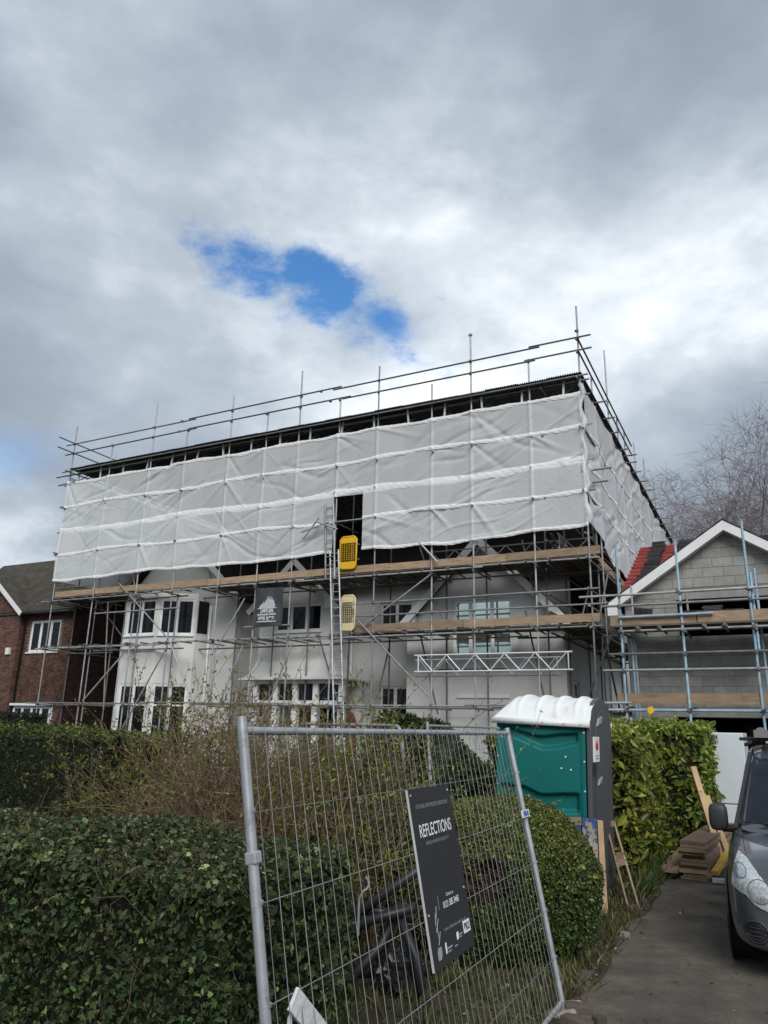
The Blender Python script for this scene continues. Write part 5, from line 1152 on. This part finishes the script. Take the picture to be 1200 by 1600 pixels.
# ================================================================== rubbish behind the fence
b = thing('pipe_heap', 'heap of black drain pipes and hose behind the fence', 'pipes', (0, 6.3, 0), WF)
for p in ([(-.75, 6.7, .25), (-.1, 6.3, .55), (.42, 6.05, .95)], [(-.7, 6.4, .12), (-.05, 6.2, .5), (.3, 6.1, .62)], [(-.5, 6.5, .5), (0, 6.3, .55), (.3, 6.3, .5)], [(-.3, 6.0, .03), (.05, 6.15, .35), (.2, 6.3, .6)], [(.15, 6.2, .6), (.3, 6.1, .3), (.36, 6.0, .03)], [(-.8, 6.2, .06), (-.2, 6.3, .12), (.45, 6.5, .1)]):
    m = MB(); m.tube(p, .036, 10); m.build('pipe', black_pl, b, WF, smooth=True)
m = MB(); pts = [(-.12+.02*k*0, 6.0, .45+.06*k) for k in range(5)]+[(-.10+.05*math.sin(a), 6.0, .74+.05*(1-math.cos(a))) for a in np.linspace(.3, 2.6, 6)]; m.tube(pts, .009, 6); o = m.build('metal_hook', galv, None, WF); tag(o, 'thin grey metal hook rising from the pipe heap', 'hook')
def crumple(name, label, cat, c, sx, sy, sz, m_, seed, n=14):
    r = np.random.RandomState(seed); b = MB(); rings = []
    for i in range(n+1):
        for k in range(n*2):
            a, q = math.pi*i/n, math.pi*k/n; v_ = np.array([math.sin(a)*math.cos(q), math.sin(a)*math.sin(q), math.cos(a)]); f = 1+.38*lump(v_[None], 3.5, seed)[0]+.30*abs(lump(v_[None], 8, seed+1)[0])-.1; p = v_*np.array([sx, sy, sz])*f+np.array(c); p[2] = max(p[2], .01); rings.append(p)
    b.add(rings, [(i*2*n+k, i*2*n+(k+1) % (2*n), (i+1)*2*n+(k+1) % (2*n), (i+1)*2*n+k) for i in range(n) for k in range(2*n)]); o = b.build(name, m_, None, WF, (c[0], c[1], 0)); tag(o, label, cat); return o
crumple('rubbish_bag', 'crumpled black plastic bag lying on the pipe heap', 'bag', (.16, 6.25, .2), .17, .15, .15, black_bag, 5, 18)
crumple('plastic_sack', 'torn white plastic sack hanging low at the left fence post', 'sack', (-.30, 3.16, .42), .035, .05, .50, plast_w, 8)
b = MB(); b.beam((-.295, 3.13, .93), (-.02, 3.62, .45), .014, .08); o = b.build('white_trim_board', plast_w, None, WF); tag(o, 'white plastic trim board sloping down behind the fence', 'board')
b = MB(); b.tube([(.08, 6.2, .16), (.14, 6.2, .18)], .035, 10); o = b.build('blue_pipe_cap', mat('blue plastic', (.03, .22, .5), .4, 0), None, WF); tag(o, 'small bright blue pipe cap in the rubbish', 'cap')
b = MB(); b.tube([(-.55, 6.0, .03), (-.42, 6.05, .06), (-.3, 6.0, .04)], .02, 8); o = b.build('blue_tube_offcut', MATS['blue plastic'], None, WF); tag(o, 'short blue tube offcut lying on soil left of the pipes', 'offcut')

# ================================================================== portable toilet
TF = Frame((1.87, 9.25, 0), R(-28))
t = thing('portable_toilet', 'green portable toilet with white ribbed roof and grey front', 'portable toilet', (0, .55, 0), TF); t.rotation_euler = (0, R(1.8), TF.rz)
nx, nz = 90, 150; X, Z = np.meshgrid(np.linspace(-.535, .535, nx+1), np.linspace(.1, 2.0, nz+1), indexing='ij')
def band(zt, zl):
    q = (X+.535)/1.07; up_ = np.interp(q, [0, .06, .3, .5, .72, .95, 1], zt); lo_ = np.interp(q, [0, .18, .36, .52, .72, .9, 1], zl)
    ker = np.ones(9)/9
    for arr in (up_, lo_): pass
    up_ = np.apply_along_axis(lambda c_: np.convolve(np.pad(c_, 4, 'edge'), ker, 'valid'), 0, up_); lo_ = np.apply_along_axis(lambda c_: np.convolve(np.pad(c_, 4, 'edge'), ker, 'valid'), 0, lo_)
    sm = lambda x: np.clip(x, 0, 1)**2*(3-2*np.clip(x, 0, 1)); ends = sm((q-.02)/.05)*sm((.93-q)/.05)
    return sm((up_-Z)/.02)*sm((Z-lo_)/.055)*ends
D_ = .06*band([1.94, 1.94, 1.88, 1.84, 1.88, 1.90, 1.90], [1.80, 1.80, 1.73, 1.67, 1.70, 1.76, 1.76])+.065*band([1.27, 1.27, 1.27, 1.19, 1.22, 1.24, 1.24], [1.08, 1.08, 1.02, .95, .98, 1.0, 1.0])+.035*band([.6, .6, .6, .53, .56, .58, .58], [.4, .4, .36, .3, .33, .35, .35])
D_ = D_-.014*np.clip((np.abs(X)-.47)/.02, 0, 1)-.012*np.clip((Z-1.93)/.02, 0, 1)
V_ = np.stack([X, D_, Z], -1).reshape(-1, 3)-OFF[t]; i, j = np.meshgrid(np.arange(nx), np.arange(nz), indexing='ij'); k = (i*(nz+1)+j).ravel()
link_mesh('side_panel', np_mesh('side_panel', V_, np.stack([k, k+nz+1, k+nz+2, k+1], 1), green_pl, None, True), t)
m = MB(); m.box(-.54, -.5, .05, 1.1, .1, 2.0).box(-.5, .5, 1.06, 1.1, .1, 2.0); m.build('wall', green_pl, t, TF)
arcp = lambda e_: [(0-e_, .06), (1.12+e_, .06), (1.12+e_, 1.9)]+[(.56+(.56+e_)*math.cos(a)*(1 if True else 0), 1.9+(.40+e_)*math.sin(a)**.8) for a in np.linspace(.05, math.pi-.05, 18)]+[(-e_, 1.9)]
m = MB(); m.prism(arcp(.015), .545, .60, 'x'); m.build('front_frame', grey_pl, t, TF, bevel=.012)
m = MB(); m.prism([(y*.72+.155, z*.9+.12) for y, z in arcp(-.02)], .601, .615, 'x'); dr = m.build('door', grey_pl, t, TF, bevel=.01)
for z in (1.45, .8): m = MB(); m.box(.60, .63, .05, .12, z, z+.12); m.build('hinge', black_pl, dr, TF)
for z, s in ((1.32, .08), (1.98, .11), (.55, .08)):
    m = MB(); m.prism([(.2, z), (.2+s*2, z+s*.35), (.2+s*2.6, z+s*1.1), (.2+s*.8, z+s*.8)], .612, .635, 'x'); m.build('grip', MATS['grey print'], dr, TF, bevel=.006)
m = MB(); m.box(.6, .617, .08, .34, 1.58, 1.86); st = m.build('sticker', print_w, t, TF)
m = MB(); m.prism([(.13, 1.74), (.17, 1.84), (.2, 1.76), (.26, 1.84), (.28, 1.72), (.2, 1.70)], .6172, .619, 'x'); m.build('sticker_logo', mat('red print', (.55, .02, .03), .5, 0), st, TF)
for z in (1.64, 1.61): m = MB(); m.box(.6172, .619, .12, .30, z, z+.014); m.build('sticker_line', print_g, st, TF)
for z in (.3, .62, .94, 1.26, 1.58, 1.9):
    for x in (-.52, .52): m = MB(); m.tube([(x, -.012, z), (x, -.022, z)], .011, 8); m.build('rivet', alu, t, TF)
for x, z in ((.30, 1.62), (.25, 1.49), (.36, 1.48), (-.07, .97), (.40, .92)): m = MB(); m.tube([(x, .045, z), (x, -.008, z)], .010, 8); m.build('rivet', print_w, t, TF)
xs = np.linspace(-.58, .60, 119); rows = []; ny = 26
for x in xs:
    rib = sum(math.exp(-((x-c)/.026)**4) for c in (-.27, -.04, .19, .42)); endf = min(1, max(0, (x+.58)/.20))**.55 if x < -.36 else (min(1, max(.86, (.62-x)/.10)) if x > .5 else 1)
    for q in range(ny+1):
        y = -.07+1.26*q/ny; c = abs((y-.56)/.63); hh = (.025+.285*max(0, 1-c**2.6)**.60*endf)+.026*rib*(c < .93)*endf
        if c > .9: hh = min(hh, .055)
        rows.append((x, y, 1.995+hh))
m = MB(); m.add(rows, [(i*(ny+1)+j, (i+1)*(ny+1)+j, (i+1)*(ny+1)+j+1, i*(ny+1)+j+1) for i in range(len(xs)-1) for j in range(ny)])
m.box(-.58, .60, -.072, -.06, 1.96, 2.03).box(-.58, .6, 1.18, 1.19, 1.96, 2.03).box(-.585, -.575, -.07, 1.19, 1.96, 2.03); 
m_roof = m.build('roof', white_pl, t, TF, smooth=True)
for x in (-.45, -.2, .05, .3, .5): b = MB(); b.tube([(x, -.074, 1.995), (x, -.08, 1.995)], .012, 8); b.build('rivet', alu, m_roof, TF)
m = MB(); m.box(-.53, .55, .0, 1.1, 0, .1); m.build('base', black_pl, t, TF)
m = MB(); m.tube([(-.45, .5, 2.05), (-.45, .5, 2.2)], .04, 8); m.build('vent_pipe', grey_pl, t, TF)

# splattered timber frame and small wooden frame by the toilet
t = thing('painted_timber_frame', 'paint splattered blue timber frame standing against the toilet', 'timber frame', (2.3, 8.86, 0), WF)
b = MB(); b.box(2.27, 2.43, 8.84, 8.88, 0, .97); b.build('upright', blue_paint, t, WF)
b = MB(); b.box(2.44, 2.50, 8.83, 8.9, 0, .95); b.build('upright', newwood, t, WF)
b = MB(); b.box(1.75, 2.265, 8.85, 8.88, .90, .98); b.build('crosspiece', board_old, t, WF)
b = MB(); b.box(1.8, 2.26, 8.86, 8.89, .55, .89); b.build('panel', mat('blue board', (.02, .06, .28), .5, .2), t, WF)
t = thing('wooden_frame', 'narrow ladder shaped wooden frame leaning by the laurel hedge', 'wooden frame', (2.9, 9.1, 0), WF)
A0, A1, B0, B1 = Vector((2.78, 9.02, .02)), Vector((2.92, 9.1, .02)), Vector((2.79, 9.74, .82)), Vector((2.90, 9.78, .84))
for p, q in ((A0, B0), (A1, B1)): b = MB(); b.beam(p, q, .022, .04); b.build('rail', newwood if False else board_old, t, WF)
for f in (0.015, .52, .60, .985): p, q = A0.lerp(B0, f), A1.lerp(B1, f); b = MB(); b.beam(p, q, .05, .06); b.build('rung', board_old, t, WF)

# ================================================================== stacked boards, fridge, timber
for k in range(11):
    y0 = -9.45+jit(.06); x = 3.04+jit(.03); z = .03+.044*k
    o = plank(None, 'stacked_board', (x-.0, y0, z), (x+.20+jit(.03), y0+3.0+jit(.2), z+jit(.004)), .34, .038, board_old)
    tag(o, ['lowest', 'second lowest', 'third', 'fourth', 'fifth', 'sixth', 'seventh', 'eighth', 'ninth', 'second highest', 'topmost'][k]+' board of the weathered stack beside the drive'+(' counted from the ground' if 1 < k < 9 else ''), 'board', 'boards stacked beside the drive')
o = plank(None, 'stacked_board', (2.72, -9.6, .12), (2.78, -6.9, .14), .24, .045, board_old); tag(o, 'single weathered board lying to the left of the stack', 'board', 'boards stacked beside the drive')
o = plank(None, 'timber_bearer', (2.6, -9.3, .04), (2.86, -9.3, .04), .1, .09, board_old, (0, 0, 1)); tag(o, 'short timber bearer under the single left board', 'timber')
o = plank(None, 'yellow_plank', (3.28, -9.3, .1), (3.5, -7.2, .34), .09, .05, mat('yellow painted wood', (.55, .33, .05), .6, .15, 5)); tag(o, 'yellow plank lying between the board stack and the van', 'plank')
o = plank(None, 'white_pipe_offcut', (3.26, -9.55, .05), (3.5, -9.5, .05), .06, .05, plast_w); tag(o, 'white plastic offcut at the foot of the board stack', 'offcut')
for k, (p, q, wd) in enumerate((((5.07, 11.8, .02), (4.95, 12.3, 1.40), .085), ((5.2, 11.9, .2), (5.08, 12.2, .98), .08))):
    b = MB(); b.beam(p, q, wd, .045, (0, -1, 0)); o = b.build('leaning_timber', newwood, None, WF); tag(o, ['pale new timber length leaning against the laurel hedge', 'short pale timber leaning just behind the van mirror'][k], 'timber')
FF = Frame((5.97, 14.0, 0), R(-32))
t = thing('white_fridge', 'tall white fridge freezer standing between the laurel hedge and the van', 'fridge', (.25, .3, 0), FF)
b = MB(); b.box(0, .56, .06, .62, .04, 1.93); b.build('cabinet', fridge_m, t, FF, bevel=.012)
for z0, z1 in ((.06, .72), (.735, 1.925)): b = MB(); b.box(.002, .558, 0, .055, z0, z1); b.build('door', fridge_m, t, FF, bevel=.014)
b = MB(); b.box(.05, .51, .1, .58, 0, .04); b.build('foot_plinth', black_pl, t, FF)

# ================================================================== van
VN = thing('parked_van', 'dark grey small van parked on the drive facing the camera', 'van', (0, 2.2, 0), VF)
def loft(name, stations, section, m, lev=2):
    b = MB(); rows = [section(*s) for s in stations]; n = len(rows[0])
    for r_ in rows: b.v += [tuple(map(float, p)) for p in r_]
    K = len(rows); b.f = [(i*n+k, i*n+(k+1) % n, (i+1)*n+(k+1) % n, (i+1)*n+k) for i in range(K-1) for k in range(n)]+[tuple(range(n)), tuple((K-1)*n+k for k in range(n))]
    o = b.build(name, m, VN, VF, smooth=True); md = o.modifiers.new('subsurf', 'SUBSURF'); md.levels = md.render_levels = lev; return o
def sec_low(y, hw, zb, zt, cr, yc=0.0):
    h = [(0, zb), (hw*.6, zb), (hw*.93, zb+.02), (hw*.99, zb+.10), (hw, zb+(zt-zb)*.45), (hw*.985, zb+(zt-zb)*.72), (hw*.94, zt-.07), (hw*.86, zt-.01), (hw*.5, zt+cr*.8), (0, zt+cr)]
    L = [(-x, y+yc*(x/hw)**2, z) for x, z in h]; Rr = [(x, y+yc*(x/hw)**2, z) for x, z in h[1:-1]][::-1]; return L+Rr
body = loft('body', [(0, .62, .30, .60, .0, .03), (.015, .70, .25, .70, .01, .05), (.07, .78, .22, .80, .02, .08), (.2, .845, .2, .885, .03, .08), (.42, .885, .2, .95, .035, .05), (.75, .90, .2, 1.01, .03, .02), (1.05, .905, .2, 1.06, .02, 0), (1.5, .905, .2, 1.10, 0, 0), (2.6, .905, .2, 1.11, 0, 0), (4.1, .90, .22, 1.11, 0, 0), (4.33, .87, .27, 1.08, 0, 0), (4.36, .8, .35, 1.0, 0, 0)], sec_low, van_paint)
def sec_up(y, hl, ht, zt):
    zl = 1.02; h = [(0, zl), (hl*.8, zl), (hl, zl+.02), (hl-(hl-ht)*.5, zl+(zt-zl)*.55), (ht+.02, zt-.06), (ht*.86, zt-.012), (ht*.4, zt+.008), (0, zt+.012)]
    return [(-x, y, z) for x, z in h]+[(x, y, z) for x, z in h[1:-1]][::-1]
cab = loft('cabin', [(.86, .74, .70, 1.045), (.98, .77, .72, 1.11), (1.2, .79, .69, 1.33), (1.42, .80, .655, 1.54), (1.6, .81, .635, 1.68), (1.75, .815, .63, 1.755), (2.0, .82, .64, 1.80), (2.8, .82, .65, 1.83), (4.0, .82, .65, 1.80), (4.25, .80, .63, 1.75), (4.34, .78, .6, 1.55)], sec_up, van_paint)
bpy.context.view_layer.update(); dg = bpy.context.evaluated_depsgraph_get()
bvh = {o: BVHTree.FromObject(o, dg) for o in (body, cab)}; OV = Vector(OFF[VN])
def cast(o, p, d):
    h = bvh[o].ray_cast(Vector(p)-OV, Vector(d)); return (h[0]+OV, h[1]) if h[0] is not None else (None, None)
def patch(name, poly, o, m, axis='y', off=.006, bulge=0.0, parent=None, rings=8, sgn=1):
    """closed outline drawn in front (x,z) or side (y,z) view, wrapped onto the surface"""
    poly = np.array(poly); K = len(poly); fine = []
    for a, b in zip(poly, np.roll(poly, -1, 0)): fine += [a+(b-a)*q/4 for q in range(4)]
    fine = np.array(fine); c = fine.mean(0); b_ = MB(); n = len(fine); vs = []
    for i in range(rings+1):
        f = i/rings
        for q in fine:
            s_ = c+(q-c)*f
            p, nn3 = (cast(o, (s_[0], -1, s_[1]), (0, 1, 0)) if axis == 'y' else cast(o, (sgn*3, s_[0], s_[1]), (-sgn, 0, 0)))
            if p is None: p, nn3 = (Vector((s_[0], .5, s_[1])), Vector((0, -1, 0))) if axis == 'y' else (Vector((sgn*.8, s_[0], s_[1])), Vector((sgn, 0, 0)))
            vs.append(tuple(p+nn3*(off+bulge*(1-f*f))))
    b_.add(vs, [(i*n+k, i*n+(k+1) % n, (i+1)*n+(k+1) % n, (i+1)*n+k) for i in range(rings) for k in range(n)])
    return b_.build(name, m, parent or VN, VF, smooth=True)
frit = patch('windscreen_surround', [(-.745, 1.07), (-.68, 1.4), (-.615, 1.705), (.615, 1.705), (.68, 1.4), (.745, 1.07), (0, 1.055)], cab, black_pl, off=.003)
ws = patch('windscreen', [(-.71, 1.105), (-.65, 1.4), (-.59, 1.68), (.59, 1.68), (.65, 1.4), (.71, 1.105), (0, 1.09)], cab, van_glass, off=.008)
for s in (-1, 1):
    patch('side_window', [(1.35, 1.14), (1.72, 1.62), (2.25, 1.66), (2.25, 1.14)], cab, van_glass, 'x', .005, sgn=s)
    hl = patch('headlight', [(s*x, z) for x, z in ((.835, .69), (.80, .84), (.765, .925), (.70, .90), (.61, .80), (.52, .68), (.45, .575), (.44, .545), (.52, .52), (.64, .565), (.72, .635), (.79, .655))], body, lampglass, off=.004, bulge=.0)
    lo = [(s*x, z) for x, z in ((.835, .69), (.80, .84), (.765, .925), (.70, .90), (.61, .80), (.52, .68), (.45, .575), (.44, .545), (.52, .52), (.64, .565), (.72, .635), (.79, .655))]
    pp = [cast(body, (x, -1, z), (0, 1, 0)) for x, z in lo]; pp = [p+n3*.004 for p, n3 in pp if p is not None]; b = MB(); b.tube(pp+pp[:1], .004, 5); b.build('lens_seal', black_pl, hl, VF)
    for cx, cz_, rr in ((s*.615, .675, .085), (s*.755, .80, .052)):
        patch('reflector', [(cx+rr*math.cos(a), cz_+rr*math.sin(a)) for a in np.linspace(0, 2*math.pi, 13)[:-1]], body, chrome, off=.0055, bulge=.003, parent=hl, rings=4)
        rg = [cast(body, (cx+rr*math.cos(a), -1, cz_+rr*math.sin(a)), (0, 1, 0)) for a in np.linspace(0, 2*math.pi, 25)[:-1]]; rg = [p+n3*.006 for p, n3 in rg if p is not None]; b = MB(); b.tube(rg+rg[:1], .003, 5); b.build('reflector_rim', grey_pl, hl, VF)
    fg = patch('fog_light', [(s*.665+.062*math.cos(a), .38+.06*math.sin(a)) for a in np.linspace(0, 2*math.pi, 17)[:-1]], body, black_pl, off=.004, rings=3)
    for rr, th_ in ((.082, .012), (.06, .007)):
        ring = []
        for a in np.linspace(0, 2*math.pi, 25)[:-1]:
            p, nn3 = cast(body, (s*.665+rr*math.cos(a), -1, .38+rr*.95*math.sin(a)), (0, 1, 0)); ring.append(p+nn3*.006)
        b = MB(); b.tube(ring+ring[:1], th_, 6); b.build('fog_light_rim', van_plastic, fg, VF, smooth=True)
    for dz in (-.03, 0, .03):
        pp = [cast(body, (s*.665+x, -1, .38+dz), (0, 1, 0)) for x in (-.045, 0, .045)]; b = MB(); b.tube([p+n3*.008 for p, n3 in pp], .005, 5); b.build('fog_light_slat', van_plastic, fg, VF)
    # seams: bonnet edge and bumper line
    for pts_ in ([(s*.71, .93), (s*.73, .99), (s*.74, 1.03)], [(s*.87, .52), (s*.8, .50), (s*.7, .485), (s*.55, .45), (s*.3, .44)], [(s*.68, .485), (s*.685, .46)]):
        pp = [cast(body, (x, -1, z), (0, 1, 0)) for x, z in pts_]; pp = [p+n3*.001 for p, n3 in pp if p is not None]
        if len(pp) > 1: b = MB(); b.tube(pp, .0035, 5); b.build('panel_seam', black_pl, VN, VF)
    # mirror
    mp = MB(); nA_, nB_ = 10, 16; vs = []
    for i in range(nA_+1):
        for k in range(nB_):
            a, q = math.pi*i/nA_, 2*math.pi*k/nB_; sp = lambda x: math.copysign(abs(x)**.55, x); vs.append((s*.955+.088*sp(math.cos(q))*sp(math.sin(a))**1, 1.26+.065*sp(math.sin(q))*sp(math.sin(a)), 1.12+.125*sp(math.cos(a))))
    mp.add(vs, [(i*nB_+k, i*nB_+(k+1) % nB_, (i+1)*nB_+(k+1) % nB_, (i+1)*nB_+k) for i in range(nA_) for k in range(nB_)]); mi = mp.build('wing_mirror', van_plastic, VN, VF, smooth=True)
    b = MB(); b.tube([(s*.93, 1.26, 1.02), (s*.84, 1.27, 1.02), (s*.76, 1.28, 1.05)], .035, 8); b.build('mirror_arm', van_plastic, mi, VF, smooth=True)
    for yw in (.86, 3.45):
        b = MB(); b.tube([(s*.70, yw, .32), (s*.885, yw, .32), (s*.905, yw, .32)], .315, 28); wh = b.build('wheel', rubber, VN, VF, bevel=.02)
        b = MB(); b.tube([(s*.90, yw, .32), (s*.915, yw, .32)], .20, 20); b.build('rim', alu, wh, VF)
        b = MB(); b.tube([(s*.89, yw, .36), (s*.9085, yw, .36)], .375, 28); b.build('wheel_arch', black_pl, VN, VF)
    b = MB(); b.beam((s*.795, .98, 1.05), (s*.62, 1.7, 1.72), .035, .03); b.build('pillar_trim', van_plastic, VN, VF)
    b = MB(); b.tube([(s*.66, 1.9, 1.80), (s*.67, 3.9, 1.81)], .02, 8); b.build('roof_rail', black_pl, VN, VF, smooth=True)
patch('lower_grille', [(-.5, .27), (-.5, .40), (.5, .40), (.5, .27)], body, black_pl, off=.004); patch('upper_grille', [(-.4, .53), (-.38, .585), (.38, .585), (.4, .53)], body, black_pl, off=.004)
b = MB(); b.box(-.26, .26, -.03, -.015, .40, .51); b.build('number_plate', print_w, VN, VF)
for x0, x1 in ((-.55, -.05), (.0, .5)):
    pp = [cast(cab, (x0+(x1-x0)*q, -1, 1.10+.03*q), (0, 1, 0))[0] for q in (0, .5, 1)]; b = MB(); b.tube([p+Vector((0, -.02, .012)) for p in pp], .008, 6); b.build('wiper', black_pl, VN, VF)
for y in (1.95, 3.3): b = MB(); b.box(-.72, .72, y-.03, y+.03, 1.84, 1.875); b.build('roof_bar', black_pl, VN, VF, bevel=.006)
b = MB(); b.tube([(-.50, 1.75, 1.925), (-.50, 3.9, 1.925)], .055, 12).box(-.57, -.30, 1.72, 1.9, 1.875, 1.95); o = b.build('roof_pipe_carrier', mat('grey carrier', (.19, .185, .175), .5, .1), None, VF); tag(o, 'grey pipe carrier strapped on the roof bars of the van', 'carrier')
